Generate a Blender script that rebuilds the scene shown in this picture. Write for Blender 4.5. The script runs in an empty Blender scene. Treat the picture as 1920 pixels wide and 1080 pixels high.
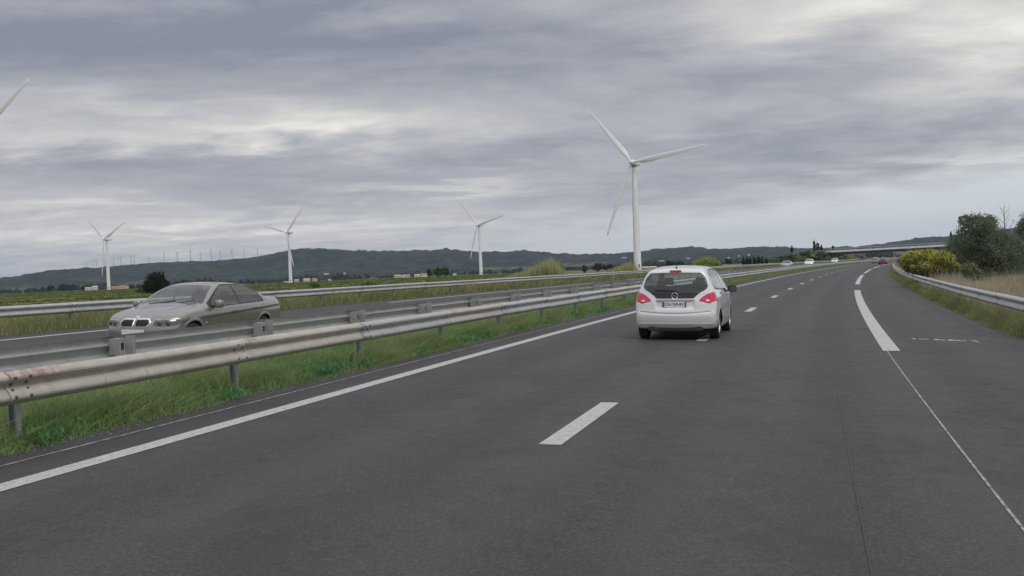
import bpy, bmesh, math, random
import numpy as np
from mathutils import Matrix, Vector
random.seed(7); rng = np.random.default_rng(7)
scene = bpy.context.scene

# ------------------------------------------------------------------ camera
F_PX, EYE = 1950.0, 1.70
ROLL, PITCH = math.radians(2.3), math.atan(30.0 / 1950.0)
c_, s_ = math.cos(ROLL), math.sin(ROLL)
cp, sp = math.cos(PITCH), math.sin(PITCH)
def unpitch(v):
    return Vector((v[0], v[1] * cp + v[2] * sp, -v[1] * sp + v[2] * cp))
cam_right, cam_fwd, cam_up = unpitch((c_, 0, -s_)), unpitch((0, 1, 0)), unpitch((s_, 0, c_))
cd = bpy.data.cameras.new('camera'); cam = bpy.data.objects.new('camera', cd)
scene.collection.objects.link(cam); scene.camera = cam
cd.sensor_width = 36.0; cd.lens = F_PX / 1920.0 * 36.0; cd.clip_start = 0.1; cd.clip_end = 30000
M = Matrix((cam_right, cam_up, -cam_fwd)).transposed().to_4x4(); M.translation = (0, 0, EYE)
cam.matrix_world = M

# ------------------------------------------------------------------ node helpers
class NT:
    def __init__(s, nt): s.nt = nt; s.L = nt.links
    def n(s, t, **kw):
        nd = s.nt.nodes.new(t)
        for k, v in kw.items(): setattr(nd, k, v)
        return nd
    def set(s, sock, v):
        if isinstance(v, bpy.types.NodeSocket): s.L.new(v, sock)
        else: sock.default_value = v
    def m(s, op, a, b=None, c=None, clamp=False):
        nd = s.n('ShaderNodeMath', operation=op, use_clamp=clamp); s.set(nd.inputs[0], a)
        if b is not None: s.set(nd.inputs[1], b)
        if c is not None: s.set(nd.inputs[2], c)
        return nd.outputs[0]
    def vm(s, op, a, b=None, out=0):
        nd = s.n('ShaderNodeVectorMath', operation=op); s.set(nd.inputs[0], a)
        if b is not None: s.set(nd.inputs[1], b)
        return nd.outputs[out]
    def noise(s, vec, scale, detail=4, rough=.5, dist=0.0, out='Fac'):
        nd = s.n('ShaderNodeTexNoise'); 
        if vec is not None: s.set(nd.inputs['Vector'], vec)
        nd.inputs['Scale'].default_value = scale; nd.inputs['Detail'].default_value = detail
        nd.inputs['Roughness'].default_value = rough; nd.inputs['Distortion'].default_value = dist
        return nd.outputs[out]
    def ramp(s, fac, pts):
        nd = s.n('ShaderNodeValToRGB'); s.set(nd.inputs[0], fac); e = nd.color_ramp.elements
        while len(e) < len(pts): e.new(0.5)
        for el, (p, c) in zip(e, pts):
            el.position = p
            el.color = (c, c, c, 1) if isinstance(c, (int, float)) else (c[0], c[1], c[2], 1)
        return nd.outputs[0]
    def mix(s, f, a, b, blend='MIX'):
        nd = s.n('ShaderNodeMix', data_type='RGBA', blend_type=blend)
        s.set(nd.inputs[0], f)
        for i, v in ((6, a), (7, b)):
            if isinstance(v, tuple) and len(v) == 3: v = v + (1,)
            s.set(nd.inputs[i], v)
        return nd.outputs[2]
    def mapping(s, vec, scale=(1, 1, 1), loc=(0, 0, 0), rot=(0, 0, 0)):
        nd = s.n('ShaderNodeMapping'); s.set(nd.inputs['Vector'], vec)
        nd.inputs['Scale'].default_value = scale; nd.inputs['Location'].default_value = loc
        nd.inputs['Rotation'].default_value = rot
        return nd.outputs[0]
    def comb(s, x, y, z):
        nd = s.n('ShaderNodeCombineXYZ'); s.set(nd.inputs[0], x); s.set(nd.inputs[1], y); s.set(nd.inputs[2], z)
        return nd.outputs[0]

# ------------------------------------------------------------------ world: overcast cloud deck over a Nishita sky
SUN_EL, SUN_AZ = math.radians(50), math.radians(150)     # azimuth clockwise from +Y
world = bpy.data.worlds.new('World'); scene.world = world; world.use_nodes = True
W = NT(world.node_tree); W.nt.nodes.clear()
def pix_dir(x, y):
    u, v = x - 960.0, 540.0 - y
    d = cam_right * u + cam_up * v + cam_fwd * F_PX
    d.normalize(); return d
tc = W.n('ShaderNodeTexCoord').outputs['Generated']
sx = W.n('ShaderNodeSeparateXYZ'); W.L.new(tc, sx.inputs[0])
dx, dy, dz = sx.outputs
el = W.m('ARCSINE', W.m('MAXIMUM', W.m('MINIMUM', dz, 1.0), -1.0))
az = W.m('ARCTAN2', dx, dy)
zc = W.m('ADD', W.m('MAXIMUM', dz, 0.0), 0.125)
px, py = W.m('DIVIDE', dx, zc), W.m('DIVIDE', dy, zc)
plane = W.comb(px, py, 0.0)
warp = W.noise(W.mapping(plane, (0.55, 0.9, 1)), 1.0, 3, .5, 0, 'Color')
wv = W.vm('SUBTRACT', warp, (0.5, 0.5, 0.5))
plane2 = W.vm('ADD', plane, W.vm('MULTIPLY', wv, (.75, .6, 0)))
n1 = W.noise(W.mapping(plane2, (0.7, 1.25, 1), (3.1, 1.7, 0), (0, 0, .12)), 1.0, 6, .52)
n2 = W.noise(W.mapping(plane2, (2.3, 3.3, 1), (7.1, 2.7, 0), (0, 0, -.1)), 1.0, 5, .55)
n3 = W.noise(W.mapping(plane2, (6.0, 8.0, 1), (1.1, 5.7, 0)), 1.0, 5, .62)
wsep = W.n('ShaderNodeSeparateColor'); W.L.new(warp, wsep.inputs[0])
azw = W.m('ADD', az, W.m('MULTIPLY', W.m('SUBTRACT', wsep.outputs[0], .5), .22))
elw = W.m('ADD', el, W.m('MULTIPLY', W.m('SUBTRACT', n2, .5), .07))
v = W.m('ADD', 0.45, W.m('MULTIPLY', W.m('SUBTRACT', n1, .5), .85))
v = W.m('ADD', v, W.m('MULTIPLY', W.m('SUBTRACT', n2, .5), .62))
v = W.m('ADD', v, W.m('MULTIPLY', W.m('SUBTRACT', n3, .5), .34))
def blob(x, y, rx, ry, amp):
    global v
    d = pix_dir(x, y); a0 = math.atan2(d.x, d.y); e0 = math.asin(d.z)
    ta = W.m('DIVIDE', W.m('SUBTRACT', azw, a0), rx / F_PX)
    te = W.m('DIVIDE', W.m('SUBTRACT', elw, e0), ry / F_PX)
    q = W.m('ADD', W.m('MULTIPLY', ta, ta), W.m('MULTIPLY', te, te))
    v = W.m('ADD', v, W.m('MULTIPLY', W.m('EXPONENT', W.m('MULTIPLY', q, -1.0)), amp))
for b in ((250, 60, 560, 95, -.50), (880, 70, 420, 110, -.24), (600, 235, 240, 32, .46), (180, 250, 280, 34, .34),
          (260, 185, 320, 18, .22), (120, 385, 200, 18, .30), (380, 420, 330, 16, .22), (800, 355, 190, 15, .34), (1540, 20, 190, 55, .46), (1880, 70, 200, 80, .46),
          (1420, 160, 330, 50, -.14), (1300, 290, 520, 60, -.22), (1650, 340, 300, 40, -.16), (1880, 290, 170, 12, .30),
          (620, 320, 420, 30, -.10), (300, 450, 700, 45, .22), (1000, 40, 500, 60, .05), (250, 300, 330, 22, -.12)):
    blob(*b)
cloud = W.ramp(v, [(0.0, (.186, .203, .250)), (.25, (.278, .287, .320)), (.5, (.380, .380, .400)), (.75, (.520, .505, .488)), (1.0, (.700, .680, .625))])
# pale clearer band low over the horizon, higher on the right than on the left
edge = W.m('ADD', .040, W.m('MULTIPLY', az, .085))
edge = W.m('ADD', edge, W.m('MULTIPLY', W.m('SUBTRACT', n2, .5), .05))
band = W.m('DIVIDE', W.m('SUBTRACT', edge, el), .016)
band = W.m('MULTIPLY', W.m('ADD', W.m('MULTIPLY', W.m('MAXIMUM', W.m('MINIMUM', band, 1.0), -1.0), .5), .5), .9)
bandc = W.mix(W.m('ADD', .5, W.m('MULTIPLY', az, 1.3), clamp=True), (.565, .530, .500), (.550, .580, .585))
cloud = W.mix(band, cloud, bandc)
# overcast luminance rises towards the zenith
up = W.m('ADD', 1.0, W.m('MULTIPLY', W.m('MAXIMUM', W.m('SUBTRACT', dz, .24), 0.0), 1.15))
cloud = W.vm('SCALE', cloud); W.nt.nodes[-1].inputs['Scale'].default_value = 1.0; W.L.new(up, W.nt.nodes[-1].inputs['Scale'])
sky = W.n('ShaderNodeTexSky', sky_type='NISHITA', sun_disc=False, sun_elevation=SUN_EL, sun_rotation=SUN_AZ)
bg1 = W.n('ShaderNodeBackground'); W.L.new(sky.outputs[0], bg1.inputs[0]); bg1.inputs[1].default_value = .05
bg2 = W.n('ShaderNodeBackground'); W.L.new(cloud, bg2.inputs[0]); bg2.inputs[1].default_value = 1.38
mx = W.n('ShaderNodeMixShader'); mx.inputs[0].default_value = .95
W.L.new(bg1.outputs[0], mx.inputs[1]); W.L.new(bg2.outputs[0], mx.inputs[2])
W.L.new(mx.outputs[0], W.n('ShaderNodeOutputWorld').inputs[0])
sd = bpy.data.lights.new('sun', 'SUN'); sd.energy = 1.2; sd.angle = math.radians(18); sd.color = (1, .965, .92)
sun = bpy.data.objects.new('sun', sd); scene.collection.objects.link(sun)
sdir = Vector((math.sin(SUN_AZ) * math.cos(SUN_EL), math.cos(SUN_AZ) * math.cos(SUN_EL), math.sin(SUN_EL)))
sun.rotation_euler = (-sdir).to_track_quat('-Z', 'Y').to_euler(); sun.location = (0, 0, 60)
scene.view_settings.view_transform = 'Standard'; scene.view_settings.look = 'None'
scene.view_settings.exposure = 0.0; scene.view_settings.gamma = 1.0
scene.view_settings.use_curve_mapping = False

# ------------------------------------------------------------------ object helpers
col = scene.collection
def tag(o, label=None, cat=None, group=None, kind=None):
    if label: o['label'] = label
    if cat: o['category'] = cat
    if group: o['group'] = group
    if kind: o['kind'] = kind
    return o
def empty(name, mat=None, parent=None):
    o = bpy.data.objects.new(name, None); col.objects.link(o); o.empty_display_size = .3
    if parent: o.parent = parent
    if mat is not None: o.matrix_local = mat
    return o
def mesh(name, V, Fs, mats, parent=None, smooth=False, mi=None, local=None):
    me = bpy.data.meshes.new(name)
    V = np.asarray(V, dtype=np.float32)
    if isinstance(Fs, np.ndarray):
        n, k = Fs.shape
        me.vertices.add(len(V)); me.vertices.foreach_set('co', V.ravel())
        me.loops.add(n * k); me.loops.foreach_set('vertex_index', Fs.astype(np.int32).ravel())
        me.polygons.add(n); me.polygons.foreach_set('loop_start', np.arange(0, n * k, k, dtype=np.int32))
        me.polygons.foreach_set('loop_total', np.full(n, k, dtype=np.int32))
        me.update(calc_edges=True)
    else:
        me.from_pydata([tuple(map(float, p)) for p in V], [], [list(map(int, f)) for f in Fs])
    for m in (mats if isinstance(mats, (list, tuple)) else [mats]): me.materials.append(m)
    if mi is not None: me.polygons.foreach_set('material_index', np.asarray(mi, dtype=np.int32))
    if smooth: me.polygons.foreach_set('use_smooth', np.ones(len(me.polygons), dtype=bool))
    me.update()
    o = bpy.data.objects.new(name, me); col.objects.link(o)
    if parent: o.parent = parent
    if local is not None: o.matrix_local = local
    return o
class MB:
    """collects simple solids, links them as one mesh"""
    def __init__(s): s.v = []; s.f = []
    def add(s, V, Fs):
        k = len(s.v); s.v += [tuple(p) for p in V]; s.f += [[i + k for i in f] for f in Fs]; return s
    def box(s, x0, x1, y0, y1, z0, z1):
        V = [(x, y, z) for z in (z0, z1) for y in (y0, y1) for x in (x0, x1)]
        return s.add(V, [(0, 2, 3, 1), (4, 5, 7, 6), (0, 1, 5, 4), (2, 6, 7, 3), (0, 4, 6, 2), (1, 3, 7, 5)])
    def hexa(s, V):
        return s.add(V, [(0, 2, 3, 1), (4, 5, 7, 6), (0, 1, 5, 4), (2, 6, 7, 3), (0, 4, 6, 2), (1, 3, 7, 5)])
    def tube(s, pts, rad, n=8, cap=True):
        pts = [Vector(p) for p in pts]
        if not isinstance(rad, (list, tuple)): rad = [rad] * len(pts)
        V = []; Fs = []
        ref = None
        for i, p in enumerate(pts):
            a = pts[max(0, i - 1)]; b = pts[min(len(pts) - 1, i + 1)]; t = (b - a).normalized()
            if ref is None:
                ref = Vector((0, 0, 1)) if abs(t.z) < .9 else Vector((1, 0, 0))
            u = t.cross(ref).normalized(); w = u.cross(t).normalized(); ref = w
            for k in range(n):
                an = 2 * math.pi * k / n; V.append(p + (u * math.cos(an) + w * math.sin(an)) * rad[i])
        for i in range(len(pts) - 1):
            for k in range(n):
                a, b = i * n + k, i * n + (k + 1) % n; Fs.append((a, b, b + n, a + n))
        if cap: Fs.append(tuple(range(n))[::-1]); Fs.append(tuple(range((len(pts) - 1) * n, len(pts) * n)))
        return s.add(V, Fs)
    def lathe(s, prof, n=24, axis='y', c=(0, 0, 0)):
        """prof: (radius, along) pairs"""
        V = []; Fs = []
        for r, t in prof:
            for k in range(n):
                an = 2 * math.pi * k / n; a, b = r * math.cos(an), r * math.sin(an)
                p = (a, t, b) if axis == 'y' else ((a, b, t) if axis == 'z' else (t, a, b))
                V.append((p[0] + c[0], p[1] + c[1], p[2] + c[2]))
        for i in range(len(prof) - 1):
            for k in range(n):
                a, b = i * n + k, i * n + (k + 1) % n; Fs.append((a, b, b + n, a + n))
        return s.add(V, Fs)
    def build(s, name, mat, parent=None, smooth=False, local=None):
        return mesh(name, s.v, s.f, mat, parent, smooth, None, local)
def copy_tree(o, parent=None):
    c = o.copy(); col.objects.link(c)
    if parent is not None: c.parent = parent
    for ch in [x for x in KIDS.get(o.name, [])]: copy_tree(ch, c)
    return c
KIDS = {}
def index_kids():
    KIDS.clear()
    for o in bpy.data.objects:
        if o.parent: KIDS.setdefault(o.parent.name, []).append(o)

# ------------------------------------------------------------------ materials
def mat(name, color=(.5, .5, .5), rough=.6, metal=0.0, spec=None, fn=None, coat=0.0):
    m = bpy.data.materials.new(name); m.use_nodes = True; T = NT(m.node_tree); T.nt.nodes.clear()
    b = T.n('ShaderNodeBsdfPrincipled'); o = T.n('ShaderNodeOutputMaterial'); T.L.new(b.outputs[0], o.inputs[0])
    b.inputs['Base Color'].default_value = (*color, 1); b.inputs['Roughness'].default_value = rough
    b.inputs['Metallic'].default_value = metal
    if spec is not None: b.inputs['Specular IOR Level'].default_value = spec
    if coat: b.inputs['Coat Weight'].default_value = coat; b.inputs['Coat Roughness'].default_value = .03
    T.b = b; T.out = o
    if fn: fn(T)
    return m
def pos(T, obj=True):
    if obj: return T.n('ShaderNodeTexCoord').outputs['Object']
    return T.n('ShaderNodeNewGeometry').outputs['Position']
def bump(T, h, dist=.01, strength=1.0):
    bn = T.n('ShaderNodeBump'); bn.inputs['Distance'].default_value = dist; bn.inputs['Strength'].default_value = strength
    T.L.new(h, bn.inputs['Height']); T.L.new(bn.outputs[0], T.b.inputs['Normal'])
def varied(name, c1, c2, scale=6, rough=.6, metal=0.0, detail=4, bd=0, world=False, coat=0.0, spec=None):
    def fn(T):
        p = pos(T, not world); n = T.noise(p, scale, detail, .6)
        T.L.new(T.ramp(n, [(.3, c1), (.7, c2)]), T.b.inputs['Base Color'])
        if bd: bump(T, n, bd)
    return mat(name, c1, rough, metal, spec, fn, coat)
# ------------------------------------------------------------------ road frame: s along the road, o to the right of the camera's track
_s = np.arange(-60, 900, .5)
_k = np.where(_s < 110, .00092 - (.00062 * np.clip(_s, -60, 110) / 110), .0003)
_t = math.radians(15.7) + np.cumsum(_k) * .5
_i0 = int(np.argmin(abs(_s))); _t = _t - _t[_i0] + math.radians(15.7)
_x = np.cumsum(np.sin(_t)) * .5; _y = np.cumsum(np.cos(_t)) * .5; _x -= _x[_i0]; _y -= _y[_i0]
def bank(o):
    return np.interp(o, [-75, -50, -26, -22.3, 4.6, 7, 14, 40, 75], [-.62, -.45, .45, .555, -.115, -.12, -.25, -.45, -.62])
def P(s, o, dz=0.0):
    s = np.asarray(s, float); o = np.asarray(o, float)
    th = np.interp(s, _s, _t); x = np.interp(s, _s, _x) + o * np.cos(th); y = np.interp(s, _s, _y) - o * np.sin(th)
    return np.stack([x, y, bank(o) + dz + 0 * x], -1)
def heading(s): return float(np.interp(s, _s, _t))
def frame(s, o, dz=0.0, flip=False, yaw=0.0, tilt=True):
    """matrix: local x along the road (reversed when flip), y left, z up"""
    th = heading(s) + yaw; f = Vector((math.sin(th), math.cos(th), 0)); l = Vector((-math.cos(th), math.sin(th), .025 if tilt else 0)).normalized()
    if flip: f, l = -f, -l
    u = f.cross(l).normalized()
    m = Matrix((f, l, u)).transposed().to_4x4(); m.translation = Vector(P(s, o, dz)); return m
def strip(name, s_vals, o_vals, material, dz=0.0, kind='structure', wob=None):
    S_, O_ = np.meshgrid(s_vals, o_vals, indexing='ij')
    if wob is not None: O_ = O_ + wob(S_, O_)
    V = P(S_, O_, dz).reshape(-1, 3); a, b = len(s_vals), len(o_vals); lane = O_.ravel()
    i = np.arange(a * b).reshape(a, b)
    Fs = np.stack([i[:-1, :-1], i[:-1, 1:], i[1:, 1:], i[1:, :-1]], -1).reshape(-1, 4)
    o = mesh(name, V, Fs, material, smooth=True)
    if lane is not None: o.data.attributes.new('lane', 'FLOAT', 'POINT').data.foreach_set('value', lane.astype(np.float32))
    if kind: o['kind'] = kind
    return o
def at_pixel(x, y, dist):
    """world point on the ray through photo pixel at horizontal distance dist (used only to find where things stand)"""
    d = pix_dir(x, y); k = dist / math.hypot(d.x, d.y); return Vector((d.x * k, d.y * k, EYE + d.z * k))
GROUND_Z = -.5

def f_asphalt(T):
    p = pos(T, False)
    a = T.noise(p, 38, 4, .8); b = T.noise(p, .35, 4, .55); c = T.noise(p, 4, 5, .65)
    vor = T.n('ShaderNodeTexVoronoi'); vor.inputs['Scale'].default_value = 90; T.L.new(p, vor.inputs['Vector'])
    base = T.ramp(b, [(.3, (.040, .0385, .0415)), (.7, (.057, .0555, .0595))])
    base = T.mix(T.ramp(c, [(.42, 0.0), (.62, .5)]), base, (.060, .057, .057))
    lo = T.n('ShaderNodeAttribute', attribute_name='lane').outputs['Fac']
    wp = T.m('COSINE', T.m('MULTIPLY', T.m('ADD', lo, .62), 3.59))           # two polished wheel paths per 3.5 m lane
    st = T.noise(T.mapping(T.comb(lo, T.m('MULTIPLY', b, .6), 0.0), (2.2, 1, 1)), 1.0, 4, .6)
    k = T.m('ADD', .5, T.m('ADD', T.m('MULTIPLY', wp, .30), T.m('MULTIPLY', T.m('SUBTRACT', st, .5), .9)))
    base = T.mix(1.0, base, T.ramp(k, [(.15, (.70, .69, .68)), (.85, (1.28, 1.26, 1.24))]), 'MULTIPLY')
    base = T.mix(.55, base, T.ramp(a, [(.28, (.015, .014, .015)), (.5, (.052, .048, .051)), (.72, (.148, .145, .150))]))
    spk = T.ramp(vor.outputs['Distance'], [(0.05, 1.0), (.14, 0.0)])
    sel = T.ramp(T.noise(p, 9, 2, .5), [(.56, 0.0), (.64, 1.0)])
    base = T.mix(T.m('MULTIPLY', T.m('MULTIPLY', spk, sel), .35), base, (.20, .195, .185))
    oil = T.m('MULTIPLY', T.m('MAXIMUM', T.m('COSINE', T.m('MULTIPLY', T.m('ADD', lo, .62), 1.795)), 0.0), 1.0)
    pt = T.ramp(T.noise(T.mapping(p, (.9, .5, 1)), 1.0, 5, .7), [(.50, 0.0), (.66, .5)])
    base = T.mix(pt, base, (.030, .029, .029))
    T.L.new(base, T.b.inputs['Base Color'])
    T.L.new(T.ramp(c, [(.3, .62), (.7, .78)]), T.b.inputs['Roughness'])
    bump(T, a, .006, .8)
ASPHALT = mat('asphalt', fn=f_asphalt, spec=.35)
def f_paint(T):
    p = pos(T, False); n = T.noise(p, 14, 5, .7); n2 = T.noise(p, 60, 3, .7)
    cc = T.ramp(n, [(.28, (.24, .236, .225)), (.45, (.45, .445, .43)), (.75, (.56, .555, .535))])
    cc = T.mix(T.ramp(n2, [(.54, 0.0), (.66, .8)]), cc, (.12, .12, .12))
    T.L.new(cc, T.b.inputs['Base Color'])
PAINT = mat('road_paint', rough=.6, fn=f_paint)
def f_paint_worn(T):
    p = pos(T, False); n = T.noise(p, 7, 5, .75)
    T.L.new(T.ramp(n, [(.35, (.07, .07, .07)), (.6, (.40, .39, .38))]), T.b.inputs['Base Color'])
PAINT_WORN = mat('worn_paint', rough=.7, fn=f_paint_worn)
SEAL = mat('bitumen_seal', (.030, .029, .029), .6)
def f_verge(T):
    p = pos(T, False); n = T.noise(p, 1.3, 6, .7); n2 = T.noise(p, 18, 4, .7)
    c = T.ramp(n, [(.3, (.045, .060, .022)), (.5, (.075, .085, .032)), (.7, (.13, .12, .060))])
    c = T.mix(.4, c, T.ramp(n2, [(.3, (.03, .035, .018)), (.7, (.17, .16, .09))]))
    T.L.new(c, T.b.inputs['Base Color']); bump(T, n2, .03)
VERGE = mat('verge_soil', rough=.9, fn=f_verge)
def f_field(T):
    p = pos(T, False)
    big = T.noise(T.mapping(p, (.0035, .022, 1)), 1.0, 5, .6); fine = T.noise(T.mapping(p, (.25, .9, 1)), 1.0, 5, .7)
    c = T.ramp(big, [(.36, (.040, .060, .018)), (.42, (.13, .14, .030)), (.46, (.050, .070, .020)), (.50, (.145, .145, .035)), (.54, (.055, .075, .022)), (.60, (.21, .18, .075))])
    c = T.mix(.35, c, T.ramp(fine, [(.35, (.035, .050, .016)), (.65, (.20, .20, .075))]))
    T.L.new(c, T.b.inputs['Base Color']); bump(T, fine, .3)
FIELD = mat('field_grass', rough=.9, fn=f_field)

# plain: one sheet to the horizon (finer near the camera)
g = np.concatenate([-np.geomspace(9000, 40, 26), [0], np.geomspace(40, 9000, 26)])
gy = np.concatenate([[-400, -120], np.linspace(-60, 200, 9), np.geomspace(230, 12000, 30)])
X_, Y_ = np.meshgrid(g, gy, indexing='ij'); i = np.arange(X_.size).reshape(X_.shape)
mesh('ground', np.stack([X_, Y_, np.full_like(X_, GROUND_Z)], -1).reshape(-1, 3),
     np.stack([i[:-1, :-1], i[1:, :-1], i[1:, 1:], i[:-1, 1:]], -1).reshape(-1, 4), FIELD)['kind'] = 'structure'
sv = np.arange(-40, 640, 4.0)
strip('verge_ground', sv, [-75, -60, -50, -40, -32, -26, -24, -22.3, -21.4], VERGE, -.008)
strip('median_ground', sv, [-11.2, -10, -9, -8, -7.2], VERGE, -.008)
strip('roadside_ground', sv, [3.9, 4.6, 7, 10, 14, 22, 30, 40, 55, 75], VERGE, -.008)
def ragged(amp):
    def f(S, O):
        edge = (O == O.max()) | (O == O.min())
        return np.where(edge, amp * (np.sin(S * 1.7) * .5 + np.sin(S * 4.1 + 1) * .3 + np.sin(S * .37) * .5), 0)
    return f
sf = np.concatenate([np.arange(-20, 60, .25), np.arange(60, 640, 2.0)])
strip('carriageway', sf, [-7.35, -6, -4, -2, 0, 2, 4.02], ASPHALT, 0, wob=ragged(.07))
strip('opposite_carriageway', sf, [-21.25, -19, -16, -13, -10.75], ASPHALT, 0, wob=ragged(.05))

def line(name, s0, s1, o, w, m=PAINT, dz=.005, step=2.0, tp=None):
    sv = np.arange(s0, s1 + .01, step); sv[-1] = s1
    if len(sv) < 2: sv = np.array([s0, s1])
    return strip(name, sv, [o - w / 2, o + w / 2], m, dz)
def marks(name, segs, o, w, m=PAINT):
    """one painted row of marks, one mesh"""
    V = []; Fs = []
    for a, b in segs:
        sv = np.linspace(a, b, max(2, int((b - a) / 2) + 1)); k0 = len(V)
        for s in sv: V += [tuple(P(s, o - w / 2, .005)), tuple(P(s, o + w / 2, .005))]
        for j in range(len(sv) - 1): Fs.append((k0 + 2 * j, k0 + 2 * j + 1, k0 + 2 * j + 3, k0 + 2 * j + 2))
    q = mesh(name, V, Fs, m); q['kind'] = 'structure'; return q
line('left_edge_line', -20, 600, -6.2, .23)
line('guide_line', -20, 140, -6.88, .035, PAINT_WORN)
line('shoulder_guide_line', -20, 20.2, 1.235, .022, PAINT_WORN)
line('asphalt_seam', -20, 16, .28, .014, SEAL)
marks('lane_marking', [(9.46 + 13 * k, 12.46 + 13 * k) for k in range(-2, 42)], -2.4, .22)
marks('shoulder_marking', [(20.3 + 52 * k, 59.3 + 52 * k) for k in range(0, 11)], 1.32, .30)
marks('opposite_shoulder_marking', [(-7 + 52 * k, 32 + 52 * k) for k in range(0, 11)], -19.75, .24)
marks('opposite_lane_marking', [(1.46 + 13 * k, 4.46 + 13 * k) for k in range(0, 42)], -16.0, .20)
line('opposite_edge_line', -20, 600, -11.75, .23)
# faded survey marks sprayed across the hard shoulder
mk = MB()
def quadmark(s, o, w, l, sk=0.0):
    a = P(s - l / 2, o - w / 2, .006); b = P(s - l / 2 - sk, o + w / 2, .006); c2 = P(s + l / 2 - sk, o + w / 2, .006); d = P(s + l / 2, o - w / 2, .006)
    mk.add([a, b, c2, d], [(0, 1, 2, 3)])
for o, w, l, sk in ((1.93, .08, .18, 0), (2.12, .19, .16, 0), (2.12, .17, .07, 0), (2.36, .09, .25, 0), (2.46, .09, .2, .12), (2.62, .10, .3, 0), (2.74, .13, .18, .05), (2.86, .07, .14, 0), (3.02, .06, .16, 0), (3.07, .05, .3, .2)):
    quadmark(23.35 - (o - 1.93) * .45, o, w, l, sk)
m_ = mk.build('shoulder_spray_mark', PAINT); m_['kind'] = 'structure'
# ------------------------------------------------------------------ hills (ridge heights in metres as seen round the horizon)
ridge = [(-900, 530), (-400, 530), (-150, 528), (0, 524), (50, 518), (100, 509), (150, 505), (200, 501), (250, 496), (300, 492), (350, 490), (400, 489), (430, 487), (480, 482), (520, 475),
         (550, 468), (580, 466), (640, 469), (690, 472), (760, 473), (800, 471), (840, 468), (870, 471), (905, 473), (960, 472), (985, 470), (1010, 473), (1060, 477),
         (1100, 478), (1150, 477), (1200, 473), (1240, 468), (1280, 464), (1300, 464), (1340, 468), (1400, 466), (1440, 463), (1480, 465), (1520, 467), (1600, 464),
         (1650, 459), (1700, 451), (1730, 447), (1780, 444), (1850, 434), (1920, 425), (2100, 415), (2400, 420), (2900, 440)]
def horizon_y(x): return 510.0 - math.tan(ROLL) * (x - 960)
hx = np.array([math.atan((r[0] - 960) / F_PX) for r in ridge])
hh = np.array([max(6, (horizon_y(r[0]) - r[1]) * math.cos(math.atan((r[0] - 960) / F_PX))) for r in ridge])   # px above horizon
from mathutils import noise as mnoise
def fbm(x, y, sc, oc=5, seed=0.0): return mnoise.fractal(Vector((x * sc, y * sc, seed)), 1.0, 2.0, oc)
def hills(name, r0, r1, scale_h, az0, az1, na, nr, seed, rough, material, fac=1.0):
    azs = np.linspace(az0, az1, na); rs = np.linspace(0, 1, nr)
    V = np.zeros((na, nr, 3))
    for i, a in enumerate(azs):
        H = float(np.interp(a, hx, hh)) / F_PX * r1 * fac + EYE
        for j, t in enumerate(rs):
            tt = t if t < .72 else .72 + (t - .72) * .9
            r = r0 + (r1 - r0) * (t / .72)
            x, y = math.sin(a) * r, math.cos(a) * r
            e = min(1, t / .72); prof = (e * e * (3 - 2 * e)) ** .85
            if t > .72: prof = 1 - ((t - .72) / .28) ** 2 * .9
            spur = fbm(x, y, 1 / 900.0, 5, seed) * .30 * math.sin(math.pi * min(1, e)) 
            z = GROUND_Z - 3 + (H - GROUND_Z + 3) * max(0, prof + spur)
            z += (fbm(x, y, 1 / 45.0, 4, seed + 3)) * rough * min(1, e * 3) * (.35 if e > .97 else 1)
            V[i, j] = (x, y, z)
    i = np.arange(na * nr).reshape(na, nr)
    Fs = np.stack([i[:-1, :-1], i[1:, :-1], i[1:, 1:], i[:-1, 1:]], -1).reshape(-1, 4)
    o = mesh(name, V.reshape(-1, 3), Fs, material, smooth=False); o['kind'] = 'structure'; return o
def f_hill(T):
    p = pos(T, False)
    a = T.noise(T.mapping(p, (1, 1, 2.2)), .016, 6, .7); b = T.noise(p, .0021, 4, .6)
    vz = T.n('ShaderNodeSeparateXYZ'); T.L.new(p, vz.inputs[0])
    c = T.ramp(a, [(.36, (.006, .012, .012)), (.5, (.020, .027, .020)), (.64, (.052, .058, .038))])
    low = T.m('MULTIPLY', T.ramp(b, [(.50, 0.0), (.60, 1.0)]), T.ramp(T.m('DIVIDE', vz.outputs[2], 100.0), [(.18, 1.0), (.55, 0.0)]))
    c = T.mix(T.m('MULTIPLY', low, T.ramp(a, [(.42, .1), (.6, .8)])), c, (.15, .135, .085))
    T.L.new(c, T.b.inputs['Base Color'])
HILL = mat('hill_forest', rough=1.0, spec=.1, fn=f_hill)
hills('hills', 3300, 4900, 1, math.radians(-42), math.radians(44), 700, 46, 2.0, 9, HILL)

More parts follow.
